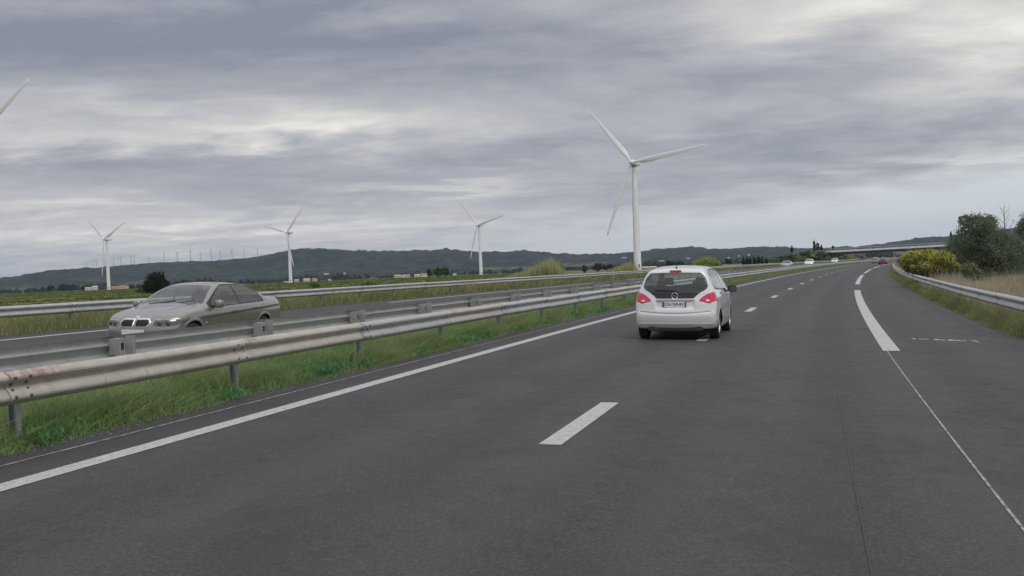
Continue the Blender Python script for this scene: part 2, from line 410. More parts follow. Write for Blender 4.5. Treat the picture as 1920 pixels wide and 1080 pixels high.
# ------------------------------------------------------------------ wind turbines
WHITE = varied('turbine_white', (.72, .73, .73), (.80, .80, .80), .25, .4, bd=0)
GREYW = mat('turbine_joint', (.18, .18, .18), .6)
def blade_mesh(R):
    st = [(0.02, .95, .95, 0), (.05, .95, .95, 0), (.10, 1.5, .85, 18), (.17, 2.6, .62, 15), (.25, 2.85, .48, 11), (.4, 2.5, .40, 7), (.6, 2.0, .30, 3), (.8, 1.5, .22, 1), (.95, 1.05, .14, 0), (1.0, .45, .06, 0)]
    V = []; Fs = []; n = 14
    for t, ch, th, tw in st:
        tw = math.radians(tw)
        for k in range(n):
            a = 2 * math.pi * k / n; cx = math.cos(a) * ch / 2; cy = math.sin(a) * th / 2
            if t > .08: cy *= (1.25 - .65 * math.cos(a + math.pi)) * .8; cx -= ch * .18
            x = cx * math.cos(tw) - cy * math.sin(tw); y = cx * math.sin(tw) + cy * math.cos(tw)
            V.append((x * R / 40, y * R / 40 - .9 * t * t * R / 40, t * R))
    m = len(st)
    for i in range(m - 1):
        for k in range(n): Fs.append((i * n + k, i * n + (k + 1) % n, (i + 1) * n + (k + 1) % n, (i + 1) * n + k))
    Fs.append(tuple(range(n))[::-1]); Fs.append(tuple(range((m - 1) * n, m * n)))
    return V, Fs
BL = None
FARW = mat('backlit_grey', (.42, .43, .44), .6)  # white crest turbines: their backlit shade is put into this grey
def turbine(base, hub_h, R, axis_az, phase, label, small=False, group=None):
    """axis_az: compass direction the hub points to; phase: blade angle from the horizontal seen from the front"""
    root = empty('wind_turbine', Matrix.Translation(base)); tag(root, label, 'wind turbine', group)
    q = hub_h / 60.0; n = 10 if small else 32
    t = MB(); prof = [(2.15 * q, -4.0), (2.15 * q, 0), (2.05 * q, hub_h * .1), (1.75 * q, hub_h * .5), (1.25 * q, hub_h * .97)] 
    t.lathe(prof, n, 'z'); t.build('tower', FARW if small else WHITE, root, True)
    if not small:
        d = MB(); d.lathe([(1.27 * q, hub_h * .962), (1.42 * q, hub_h * .965), (1.42 * q, hub_h * .975), (1.2 * q, hub_h * .98)], 24, 'z'); d.build('yaw_ring', GREYW, root, True)
        for zz in (.33, .66):
            rr = float(np.interp(zz, [0, .1, .5, .97], [2.15, 2.05, 1.75, 1.25])) * q
            j = MB(); j.lathe([(rr + .0, hub_h * zz - .12), (rr + .035, hub_h * zz - .1), (rr + .035, hub_h * zz + .1), (rr, hub_h * zz + .12)], 32, 'z'); j.build('tower_flange', WHITE, root, True)
        dr = MB(); dr.box(2.02 * q, 2.16 * q, -.45, .45, 1.6, 3.8); dr.build('door', GREYW, root, local=Matrix.Rotation(math.radians(-75), 4, 'Z'))
    a = axis_az; fx, fy = math.sin(a), math.cos(a)
    ax = Vector((fx, fy, .07)).normalized(); side = Vector((-fy, fx, 0)); upv = ax.cross(side).normalized()
    if upv.z < 0: side = -side; upv = ax.cross(side).normalized()
    hubc = Vector((0, 0, hub_h)) + ax * 3.4 * q
    nm = Matrix((ax, side, upv)).transposed().to_4x4(); nm.translation = Vector((0, 0, hub_h))
    nb = MB(); N = 12
    ring = []
    for x, w, zt, zb in ((-6.4, .8, .9, -.3), (-6.1, 1.35, 1.35, -.8), (-3, 1.6, 1.75, -1.35), (1.2, 1.55, 1.7, -1.4), (2.2, 1.3, 1.35, -1.2)):
        for k in range(N):
            an = 2 * math.pi * k / N; cx, sy = math.cos(an), math.sin(an)
            sq = lambda v: math.copysign(abs(v) ** .55, v)
            ring.append((x * q, w * sq(cx) * q, ((zt + zb) / 2 + (zt - zb) / 2 * sq(sy)) * q))
    fs = [(i * N + k, i * N + (k + 1) % N, (i + 1) * N + (k + 1) % N, (i + 1) * N + k) for i in range(4) for k in range(N)]
    fs += [tuple(range(N))[::-1], tuple(range(4 * N, 5 * N))]
    nb.add(ring, fs); nb.build('nacelle', FARW if small else WHITE, root, True, nm)
    hm = nm.copy(); hm.translation = hubc
    hb = MB(); hb.lathe([(0.01, 2.2 * q), (.7 * q, 1.95 * q), (1.25 * q, 1.2 * q), (1.5 * q, .2 * q), (1.5 * q, -.9 * q), (1.2 * q, -1.1 * q), (.01, -1.1 * q)], 20, 'x')
    hb.build('hub', WHITE, root, True, hm)
    # rotor plane axes: e1 horizontal to the viewer's right, e2 up
    right = Vector((-ax.y, ax.x, 0)).normalized()
    toc = -Vector(base)
    if right.dot(Vector((toc.y * -1, toc.x, 0))) < 0: right = -right   # viewer's right when looking from the camera
    e2 = right.cross(ax); e2 = e2 if e2.z > 0 else -e2
    V, Fs = blade_mesh(R)
    me = None
    for k in range(3):
        an = phase + k * 2 * math.pi / 3
        d = right * math.cos(an) + e2 * math.sin(an); chord = ax.cross(d).normalized()
        bm_ = Matrix((chord, d.cross(chord), d)).transposed().to_4x4(); bm_.translation = hubc
        if me is None: b0 = mesh('blade', V, Fs, FARW if small else WHITE, root, True, None, bm_); me = b0.data
        else:
            b = bpy.data.objects.new('blade', me); col.objects.link(b); b.parent = root; b.matrix_local = bm_
    return root
WIND = math.radians(216)
def turb_at(px, py, D, hub, R, phase, label, axis=WIND, small=False, group=None, z=GROUND_Z):
    d = pix_dir(px, py); k = D / math.hypot(d.x, d.y)
    return turbine(Vector((d.x * k, d.y * k, z)), hub, R, axis, math.radians(phase), label, small, group)
TG = 'wind turbines on the plain'
turb_at(1196, 505, 585, 60.0, 42.5, 9, 'largest white wind turbine, tower rising behind the white car', math.radians(206), group=TG)
turb_at(902, 512, 1231, 59, 41, 14.5, 'distant white wind turbine right of centre of the ridge, between reeds and village', group=TG)
turb_at(545, 526, 1218, 57.5, 41, 47, 'distant white wind turbine just right behind the beige sedan, one blade across the hill', group=TG)
turb_at(204, 541, 1220, 55.5, 41, 25, 'leftmost whole wind turbine, beside the orange roofed houses', group=TG)
turb_at(-34, 549, 382, 49, 40, 27, 'near wind turbine outside the left edge, only one blade tip reaching into the sky', group=TG)
_az = lambda x: math.atan((x - 960) / F_PX)
def ridge_z(px, D): return float(np.interp(_az(px), hx, hh)) / F_PX * D + EYE
ri = -1
ORD = 'first second third fourth fifth sixth seventh eighth ninth tenth eleventh twelfth thirteenth fourteenth fifteenth sixteenth seventeenth eighteenth nineteenth twentieth'.split()
for px_, h_ in ((157, 30), (164, 33), (169, 33), (175, 38), (181, 38), (196, 33), (213, 40), (227, 40), (246, 44), (252, 42), (281, 30), (309, 46), (333, 46), (358, 50), (377, 44), (397, 52), (414, 46), (436, 46), (459, 42), (484, 38)):
    ri += 1; d = pix_dir(px_, 500); D = 4950; k = D / math.hypot(d.x, d.y)
    t = turbine(Vector((d.x * k, d.y * k, ridge_z(px_, D) - 8)), h_ * 1.0 + 3, 19, WIND + random.uniform(-.1, .1), random.uniform(0, 2.1),
            'tiny wind turbine on the left hill crest, %s from the left of the row' % ORD[ri], True, 'tiny wind turbines on the hill crest')
# ------------------------------------------------------------------ guardrails
def galv_fn(tint, rust):
    def fn(T):
        p = pos(T); info = T.n('ShaderNodeObjectInfo').outputs['Random']
        off = T.vm('ADD', p, T.comb(T.m('MULTIPLY', info, 37.0), 0.0, T.m('MULTIPLY', info, 11.0)))
        n = T.noise(T.mapping(off, (1, 2, 3)), 2.2, 5, .6); n2 = T.noise(T.mapping(off, (3, 6, 30)), 1.5, 4, .6)
        lo = tuple(c * .80 for c in tint); hi = tuple(min(1, c * 1.10) for c in tint)
        c = T.ramp(T.m('ADD', T.m('MULTIPLY', n, .6), T.m('MULTIPLY', n2, .4)), [(.35, lo), (.65, hi)])
        c = T.mix(T.m('MULTIPLY', info, .25), c, (.33, .34, .35))
        # grime streaks running down
        st = T.noise(T.mapping(off, (9, 1, .7)), 1.0, 4, .65)
        c = T.mix(T.ramp(st, [(.55, 0.0), (.75, .35)]), c, (.16, .14, .115))
        if rust:
            sx = T.n('ShaderNodeSeparateXYZ'); T.L.new(p, sx.inputs[0])
            end = T.m('MAXIMUM', T.ramp(T.m('DIVIDE', sx.outputs[0], 4.0), [(.80, 0.0), (.97, 1.0)]), T.ramp(T.m('DIVIDE', sx.outputs[0], 4.0), [(0.0, .55), (.07, 0.0)]))
            top = T.ramp(sx.outputs[2], [(.19, 0.0), (.24, 1.0)])
            rn = T.noise(off, 7, 5, .7)
            f = T.m('MULTIPLY', T.m('MULTIPLY', end, top), T.ramp(rn, [(.42, 0.0), (.60, .9)]))
            c = T.mix(T.m('MULTIPLY', f, rust), c, (.33, .17, .13))
            f2 = T.ramp(T.noise(off, 3.1, 5, .7), [(.60, 0.0), (.72, .6)])
            c = T.mix(T.m('MULTIPLY', f2, rust * .8), c, (.30, .19, .12))
        T.L.new(c, T.b.inputs['Base Color'])
        T.L.new(T.ramp(n, [(.3, .42), (.7, .58)]), T.b.inputs['Roughness'])
        bump(T, n, .004, .6)
    return fn
GALV = mat('galvanised_steel', rough=.5, metal=.45, fn=galv_fn((.51, .51, .505), 0))
GALV_OLD = mat('stained_steel', rough=.6, metal=.25, fn=galv_fn((.50, .47, .41), .95))
GALV_DARK = mat('dull_post_steel', rough=.6, metal=.35, fn=galv_fn((.36, .37, .38), 0))
BOLT = mat('bolt_steel', (.09, .085, .08), .5, .5)
# profile of the beam (y outwards towards traffic, z up), thickness 3 mm drawn as 8 mm shell
prof = [(.0, -.012), (.012, -.008), (.055, .018), (.078, .040), (.082, .060), (.074, .088), (.045, .128), (.018, .158), (.004, .172), (.006, .184), (.030, .196), (.068, .214), (.082, .236), (.080, .258), (.056, .286), (.012, .308), (.0, .312)]
def beam_mesh(L=4.32, dents=None):
    V = []; Fs = []; n = len(prof); xs = [0, .5, 1.0, 1.5, 2.0, 2.5, 3.0, 3.5, 4.0, L]
    for lay, th in ((0, 0), (1, -.007)):
        for x in xs:
            for (y, z) in prof: V.append((x, y + th + (.006 * (x / L) if True else 0), z))
    m = len(xs)
    for i in range(m - 1):
        for k in range(n - 1):
            a = i * n + k; Fs.append((a, a + n, a + n + 1, a + 1)); b = a + m * n; Fs.append((b, b + 1, b + n + 1, b + n))
    o2 = m * n
    for i in range(m - 1):
        for k in (0, n - 1):
            a = i * n + k; q = [a, a + n, a + n + o2, a + o2]; Fs.append(q if k else q[::-1])
    for k in range(n - 1):
        for i in (0, m - 1):
            a = i * n + k; q = [a, a + 1, a + 1 + o2, a + o2]; Fs.append(q if i else q[::-1])
    return V, Fs
def c_post():
    m = MB()   # C section 120 x 55 mm, open towards +x
    z0, z1 = -.85, 0.0
    m.box(0, .006, -.06, .06, z0, z1); m.box(.006, .055, -.06, -.054, z0, z1); m.box(.006, .055, .054, .06, z0, z1)
    m.box(.049, .055, -.054, -.035, z0, z1); m.box(.049, .055, .035, .054, z0, z1); return m
def spacer_m():
    m = MB()   # bent plate block between post and beam: two side plates with a hole between, faces and a lip
    m.box(-.16, -.154, 0, .17, .03, .27); m.box(-.154, -.02, 0, .006, .20, .27); m.box(-.154, -.02, 0, .006, .03, .10)
    m.box(-.154, -.115, 0, .006, .10, .20); m.box(-.045, -.02, 0, .006, .10, .20)
    m.box(-.154, -.002, .164, .17, .03, .27); m.box(-.008, -.002, .006, .164, .03, .27)
    m.box(-.154, -.008, .012, .160, .264, .27); return m
def bolts_m(x0=4.0):
    m = MB()
    for dx in (.06, .26):
        for y, z in ((.085, .246), (.085, .060), (.040, .128), (.030, .192)):
            m.lathe([(.0, .006), (.010, .006), (.016, 0), (.016, -.02)], 8, 'y', (x0 + dx, y + .012, z))
    return m
PROTO = {}
def guardrail(s0, n, o, side, top, label, material, has_spacer=True, post_off=.0, name='guardrail', odd=None, step=4.0, near=14):
    """side +1: traffic on the right of the rail (o greater), -1: on the left"""
    Mr = frame(s0, o); root = empty(name, Mr); tag(root, label, 'guardrail'); inv = Mr.inverted()
    key = 'b'
    def inst(nm, builder, material, M, smooth=False):
        k = (nm, material.name)
        if k not in PROTO:
            if nm == 'rail_panel':
                V, Fs = builder(); ob = mesh(nm, V, Fs, material, root, smooth)
            else: ob = builder().build(nm, material, root, smooth)
            PROTO[k] = ob.data
        else:
            ob = bpy.data.objects.new(nm, PROTO[k]); col.objects.link(ob); ob.parent = root
        ob.matrix_local = inv @ M; return ob
    for i in range(n):
        s = s0 + i * step
        a, b = Vector(P(s, o)), Vector(P(s + step, o))
        if side < 0: a, b = b, a
        f = (b - a).normalized(); up = Vector((0, 0, 1)); l = up.cross(f).normalized() * -1.0   # local y: to the right of travel direction f
        # right handed frame needs (f, y, z): flip so that y points to traffic
        y = l; 
        Mx = Matrix((f, y, f.cross(y))).transposed().to_4x4()
        if Mx.to_3x3()[2][2] < 0:
            f2 = -f; a2 = b; Mx = Matrix((f2, y, f2.cross(y))).transposed().to_4x4(); a = a2
        jit = (((i * 7919) % 13) - 6) / 6.0
        Mx.translation = a + Vector((0, 0, top - .312 + .006 * jit)) + y * (.01 * ((((i * 31) % 7) - 3) / 3))
        mt = material if not (odd and i in odd) else odd[i]
        q = inst('rail_panel', beam_mesh, mt, Mx, False)
        Pm = Mx.copy(); off = -.17 if has_spacer else -.065
        Pm.translation = a + y * (off - .062) + Vector((0, 0, top - .01))
        inst('post', c_post, GALV_DARK, Pm)
        if has_spacer and i < 40:
            Sm = Mx.copy(); Sm.translation = a + y * off + Vector((0, 0, top - .312))
            inst('spacer', spacer_m, GALV_DARK, Sm)
        if i < near: inst('bolt_row', lambda: bolts_m(4.0), BOLT, Mx)['kind'] = 'stuff'
    return root
guardrail(.45, 150, -7.42, +1, .76, 'nearest grey guardrail with rust stained joints along the left of our carriageway', GALV, False,
          odd={0: GALV_OLD, 1: GALV_OLD, 2: GALV_OLD, 3: GALV_OLD, 5: GALV_OLD, 9: GALV_OLD, 14: GALV_OLD, 17: GALV_OLD})
guardrail(1.02, 148, -9.85, -1, .76, 'second guardrail of the median seen from behind, with blocky spacers and posts', GALV)
guardrail(2.6, 150, -21.9, +1, .76, 'far guardrail beyond the opposite carriageway, in front of the fields', GALV, False)
guardrail(1.0, 150, 4.45, -1, .76, 'curving guardrail at the right roadside in front of the dry grass', GALV, False, odd={11: GALV_OLD, 23: GALV_OLD})
# ------------------------------------------------------------------ cars
def prof1(pts, sig=.03):
    """smoothed 1-D profile"""
    xs = np.array([p[0] for p in pts], float); ys = np.array([p[1] for p in pts], float)
    g = np.linspace(xs[0] - .3, xs[-1] + .3, 1600); y = np.interp(g, xs, ys); d = g[1] - g[0]
    if sig > 0:
        r = int(4 * sig / d) + 1; k = np.exp(-.5 * (np.arange(-r, r + 1) * d / sig) ** 2); k /= k.sum()
        y = np.convolve(np.pad(y, r, mode='edge'), k, 'valid')
    return lambda x: np.interp(x, g, y)
def in_poly(px, py, poly):
    inside = np.zeros(px.shape, bool); n = len(poly); j = n - 1
    for i in range(n):
        xi, yi = poly[i]; xj, yj = poly[j]
        c = ((yi > py) != (yj > py)) & (px < (xj - xi) * (py - yi) / (yj - yi + 1e-12) + xi); inside ^= c; j = i
    return inside
def snap2(a, b, poly, tol, closed=True):
    """move (a,b) onto poly outline when nearer than tol"""
    best = np.full(a.shape, 1e9); na, nb = a.copy(), b.copy(); n = len(poly)
    for i in range(n if closed else n - 1):
        x0, y0 = poly[i]; x1, y1 = poly[(i + 1) % n]; dx_, dy_ = x1 - x0, y1 - y0; L2 = dx_ * dx_ + dy_ * dy_ + 1e-12
        t = np.clip(((a - x0) * dx_ + (b - y0) * dy_) / L2, 0, 1); qx, qy = x0 + t * dx_, y0 + t * dy_
        d = np.hypot(a - qx, b - qy); m = d < best; best = np.where(m, d, best); na = np.where(m, qx, na); nb = np.where(m, qy, nb)
    m = best < tol
    return np.where(m, na, a), np.where(m, nb, b)
def rounded(poly, r=.04, n=4):
    out = []; N = len(poly)
    for i in range(N):
        p0, p1, p2 = Vector(poly[i - 1]), Vector(poly[i]), Vector(poly[(i + 1) % N])
        a = p0 - p1; b = p2 - p1; ra = min(r, a.length * .45); rb = min(r, b.length * .45)
        A, B = p1 + a.normalized() * ra, p1 + b.normalized() * rb
        for k in range(n + 1):
            t = k / n; out.append(tuple((1 - t) ** 2 * A + 2 * t * (1 - t) * p1 + t * t * B))
    return out
class Shape:
    def __init__(s, d):
        s.d = d; s.h = prof1(d['h'], .05); s.r = prof1(d['rear'], .03); s.f = prof1(d['front'], .03)
        s.plan = prof1(d['plan'], .08); s.sec = prof1(d['sec'], .028); s.zb = prof1(d['zb'], .04); s.L = d['L']
    def W(s, x, z):
        w = s.plan(x) * s.sec(z)
        if 'detail' in s.d: w = w + s.d['detail'](x, z)
        for ax in s.d['axles']:
            rr = np.hypot(x - ax, z - s.d['R']); w = w + .007 * np.exp(-((rr - s.d['RA'] - .015) / .035) ** 2) * (z > .15)
        return w
    def g(s, p):
        x, y, z = p[..., 0], np.abs(p[..., 1]), p[..., 2]; d = s.d
        w = s.W(x, z); yy = y / .9
        a = y - w
        b = z - (s.h(x) - d['crown'] * yy ** 2)
        if 'hood' in d: b = b - d['hood'](x, y)
        c = s.r(z) + d['bow_r'] * yy ** 2.2 - x
        if 'tail' in d: c = c + d['tail'](y, z)
        e = x - (s.f(z) - d['bow_f'] * yy ** 2.4)
        f = s.zb(x) - z
        k = d.get('k', 26.0); st = np.stack([a, b, c, e, f]); mx = st.max(0)
        return mx + np.log(np.exp((st - mx) * k).sum(0)) / k - .0
    def surface(s, cell):
        L, Wd, Z0, Z1 = s.L + .05, .98, .1, 1.75
        def grid(na, nb, fn):
            A, B = np.meshgrid(np.linspace(0, 1, na + 1), np.linspace(0, 1, nb + 1), indexing='ij'); V = fn(A, B)
            i = np.arange((na + 1) * (nb + 1)).reshape(na + 1, nb + 1)
            F_ = np.stack([i[:-1, :-1], i[1:, :-1], i[1:, 1:], i[:-1, 1:]], -1).reshape(-1, 4); return V.reshape(-1, 3), F_
        nx, ny, nz = int(L / cell), int(2 * Wd / cell), int((Z1 - Z0) / cell)
        st = lambda a, b, c: np.stack([a + 0 * (a + b + c), b + 0 * (a + b + c), c + 0 * (a + b + c)], -1)
        G = [grid(nx, ny, lambda A, B: st(A * L - .025, B * 2 * Wd - Wd, Z1)), grid(ny, nx, lambda A, B: st(B * L - .025, A * 2 * Wd - Wd, Z0)),
             grid(nx, nz, lambda A, B: st(A * L - .025, -Wd, Z0 + B * (Z1 - Z0))), grid(nz, nx, lambda A, B: st(B * L - .025, Wd, Z0 + A * (Z1 - Z0))),
             grid(ny, nz, lambda A, B: st(L - .025, A * 2 * Wd - Wd, Z0 + B * (Z1 - Z0))), grid(nz, ny, lambda A, B: st(-.025, B * 2 * Wd - Wd, Z0 + A * (Z1 - Z0)))]
        V = []; F_ = []; k = 0
        for v_, f_ in G: V.append(v_); F_.append(f_ + k); k += len(v_)
        V = np.concatenate(V); F_ = np.concatenate(F_)
        key = np.round(V * 1e5).astype(np.int64); _, idx, invx = np.unique(key, axis=0, return_index=True, return_inverse=True)
        V = V[idx]; F_ = invx.ravel()[F_]
        # rays from an inner spine
        Q = np.stack([np.clip(V[:, 0], 1.0, s.L - 1.15) , V[:, 1] * .30, .56 + (V[:, 2] - .56) * .22], -1)
        lo = np.zeros(len(V)); hi = np.full(len(V), 1.25)
        for _ in range(26):
            mid = (lo + hi) / 2; gv = s.g(Q + (V - Q) * mid[:, None]); lo = np.where(gv < 0, mid, lo); hi = np.where(gv < 0, hi, mid)
        return Q + (V - Q) * ((lo + hi) / 2)[:, None], F_
def fresnel_glass(name, tint, trans, rough=.02):
    m = bpy.data.materials.new(name); m.use_nodes = True; T = NT(m.node_tree); T.nt.nodes.clear()
    tr = T.n('ShaderNodeBsdfTransparent'); tr.inputs[0].default_value = (*[c * trans for c in tint], 1)
    gl = T.n('ShaderNodeBsdfGlossy'); gl.inputs['Roughness'].default_value = rough; gl.inputs[0].default_value = (1, 1, 1, 1)
    ge = T.n('ShaderNodeNewGeometry'); dt = T.m('ABSOLUTE', T.vm('DOT_PRODUCT', ge.outputs['Normal'], ge.outputs['Incoming'], 'Value'))
    fr = T.m('ADD', .09, T.m('MULTIPLY', T.m('POWER', T.m('SUBTRACT', 1.0, dt, clamp=True), 4.0), .93))
    mx_ = T.n('ShaderNodeMixShader'); T.L.new(fr, mx_.inputs[0]); T.L.new(tr.outputs[0], mx_.inputs[1]); T.L.new(gl.outputs[0], mx_.inputs[2])
    T.L.new(mx_.outputs[0], T.n('ShaderNodeOutputMaterial').inputs[0]); return m
def paint(name, c, rough=.3, metal=0.0, coat=1.0, dirt=.25):
    def fn(T):
        p = pos(T); n = T.noise(p, 3.5, 5, .65)
        sx = T.n('ShaderNodeSeparateXYZ'); T.L.new(p, sx.inputs[0])
        low = T.ramp(T.m('ADD', sx.outputs[2], T.m('MULTIPLY', T.m('SUBTRACT', n, .5), .5)), [(.30, 1.0), (.75, 0.12)])
        cc = T.mix(T.m('MULTIPLY', T.m('MULTIPLY', low, n), dirt * 1.6), (*c, 1), (.20, .18, .15, 1))
        back = T.n('ShaderNodeNewGeometry').outputs['Backfacing']
        cc = T.mix(back, cc, (.14, .14, .145, 1))
        T.L.new(cc, T.b.inputs['Base Color'])
    return mat(name, c, rough, metal, None, fn, coat)
RUBBER = varied('tyre_rubber', (.018, .018, .019), (.035, .034, .033), 20, .8)
BLACKPL = varied('black_plastic', (.014, .014, .015), (.024, .024, .025), 30, .45)
WELL = mat('wheel_well', (.008, .008, .008), .95)
CHROME = mat('chrome', (.80, .81, .83), .12, 1.0); SATIN = mat('satin_trim', (.80, .80, .82), .38, .5)
ALLOY = varied('alloy_wheel', (.42, .43, .44), (.55, .56, .57), 8, .35, .6)
REDLENS = mat('tail_lamp_red', (.60, .022, .075), .08, coat=1.0)
REDDARK = mat('tail_lamp_dark_red', (.20, .006, .015), .1, coat=1.0)
CLEARL = mat('clear_lamp_lens', (.72, .70, .72), .08, .3, coat=1.0)
LAMPIN = mat('headlamp_housing', (.10, .10, .105), .12, .5, coat=1.0)
SEATM = varied('seat_cloth', (.05, .055, .06), (.09, .095, .10), 12, .9)
PLATEW = mat('plate_white', (.70, .70, .72), .4)
PLATEB = mat('plate_blue', (.07, .08, .22), .4)
INKM = mat('plate_ink', (.03, .03, .03), .5)
GLASS = fresnel_glass('window_glass', (.86, .97, .93), .90)
GLASSD = fresnel_glass('side_window_glass', (.80, .90, .90), .66)
def wheel(root, x, y, R, w, side, rimstyle):
    """side +1 = left (y>0). wheel > rim"""
    M = Matrix.Translation((x, y, R)); t = MB(); h = w / 2; ri = R * .66
    t.lathe([(ri, -h * .82), (R * .80, -h), (R * .93, -h * .96), (R * .985, -h * .8), (R, -h * .5), (R, h * .5), (R * .985, h * .8), (R * .93, h * .96), (R * .80, h), (ri, h * .82), (ri, -h * .82)], 40, 'y')
    tyre = t.build('wheel', RUBBER, root, True, M)
    r = MB(); o_ = h * .80 * side
    r.lathe([(ri * 1.01, o_), (ri * .97, o_ + .008 * side), (ri * .93, o_ - .01 * side), (ri * .90, o_ - .09 * side)], 40, 'y')
    n = 7 if rimstyle == 'seven' else 10
    for k in range(n):
        a = 2 * math.pi * (k + .25) / n; ww = .030 if n == 7 else .014
        ca, sa = math.cos(a), math.sin(a)
        V = []
        for rr, dw, dy in ((.03, ww * 1.1, -.028), (ri * .95, ww * 1.5, -.012)):
            for q in (-1, 1):
                for e in (0, -.02):
                    V.append((ca * rr - sa * dw * q, o_ + (dy + e) * side, sa * rr + ca * dw * q))
        r.add(V, [(0, 2, 6, 4), (1, 5, 7, 3), (0, 4, 5, 1), (2, 3, 7, 6), (4, 6, 7, 5)])
    r.lathe([(.0, o_ - .012 * side), (.045, o_ - .014 * side), (.055, o_ - .03 * side), (.055, o_ - .06 * side)], 20, 'y')
    r.build('rim', ALLOY, tyre, False)
    b = MB(); b.lathe([(.0, o_ - .10 * side), (ri * .93, o_ - .10 * side)], 24, 'y'); b.build('brake_disc', WELL, tyre)
    return tyre
def side_ribbon(m, sh, pts, w, out=.004, y_sign=1):
    """thin strip following the body side through (x,z) points"""
    for i in range(len(pts) - 1):
        (x0, z0), (x1, z1) = pts[i], pts[i + 1]; n = max(1, int(math.hypot(x1 - x0, z1 - z0) / .05))
        dx_, dz_ = x1 - x0, z1 - z0; L_ = math.hypot(dx_, dz_); nx_, nz_ = -dz_ / L_ * w / 2, dx_ / L_ * w / 2
        V = []
        for k in range(n + 1):
            t = k / n; x, z = x0 + dx_ * t, z0 + dz_ * t
            for q in (-1, 1):
                xx, zz = x + nx_ * q, z + nz_ * q; V.append((xx, y_sign * side_y(sh, xx, zz, out), zz))
        m.add(V, [(2 * k, 2 * k + 1, 2 * k + 3, 2 * k + 2) for k in range(n)])
def side_y(sh, x, z, out=0.0):
    lo, hi = 0.0, 1.1
    for _ in range(24):
        mid = (lo + hi) / 2
        if float(sh.g(np.array([[x, mid, z]]))[0]) < 0: lo = mid
        else: hi = mid
    return lo + out
def rear_x(sh, y, z, out=0.0, front=False):
    lo, hi = (2.0, -.3) if not front else (2.0, sh.L + .3)
    for _ in range(26):
        mid = (lo + hi) / 2
        if float(sh.g(np.array([[mid, y, z]]))[0]) < 0: lo = mid
        else: hi = mid
    return lo + (out if front else -out)
def patch(sh, name, material, parent, poly, out=.003, front=False, n=10, smooth=True):
    """closed plate floating just off the rear (or front) skin inside polygon in (y,z)"""
    bm = bmesh.new(); c = (sum(p[0] for p in poly) / len(poly), sum(p[1] for p in poly) / len(poly))
    vs = []
    rings = 3
    for q in range(rings, 0, -1):
        f = q / rings
        vs.append([bm.verts.new((rear_x(sh, c[0] + (p[0] - c[0]) * f, c[1] + (p[1] - c[1]) * f, out, front), c[0] + (p[0] - c[0]) * f, c[1] + (p[1] - c[1]) * f)) for p in poly])
    cv = bm.verts.new((rear_x(sh, c[0], c[1], out, front), c[0], c[1])); N = len(poly)
    edge = [bm.verts.new((v.co.x + (.012 if not front else -.012), v.co.y, v.co.z)) for v in vs[0]]
    for i in range(N):
        j = (i + 1) % N
        bm.faces.new((edge[i], edge[j], vs[0][j], vs[0][i]))
        for q in range(rings - 1): bm.faces.new((vs[q][i], vs[q][j], vs[q + 1][j], vs[q + 1][i]))
        bm.faces.new((vs[-1][i], vs[-1][j], cv))
    bmesh.ops.recalc_face_normals(bm, faces=bm.faces)
    me = bpy.data.meshes.new(name); bm.to_mesh(me); bm.free(); me.materials.append(material)
    if smooth: me.polygons.foreach_set('use_smooth', [True] * len(me.polygons))
    o = bpy.data.objects.new(name, me); col.objects.link(o); o.parent = parent; return o
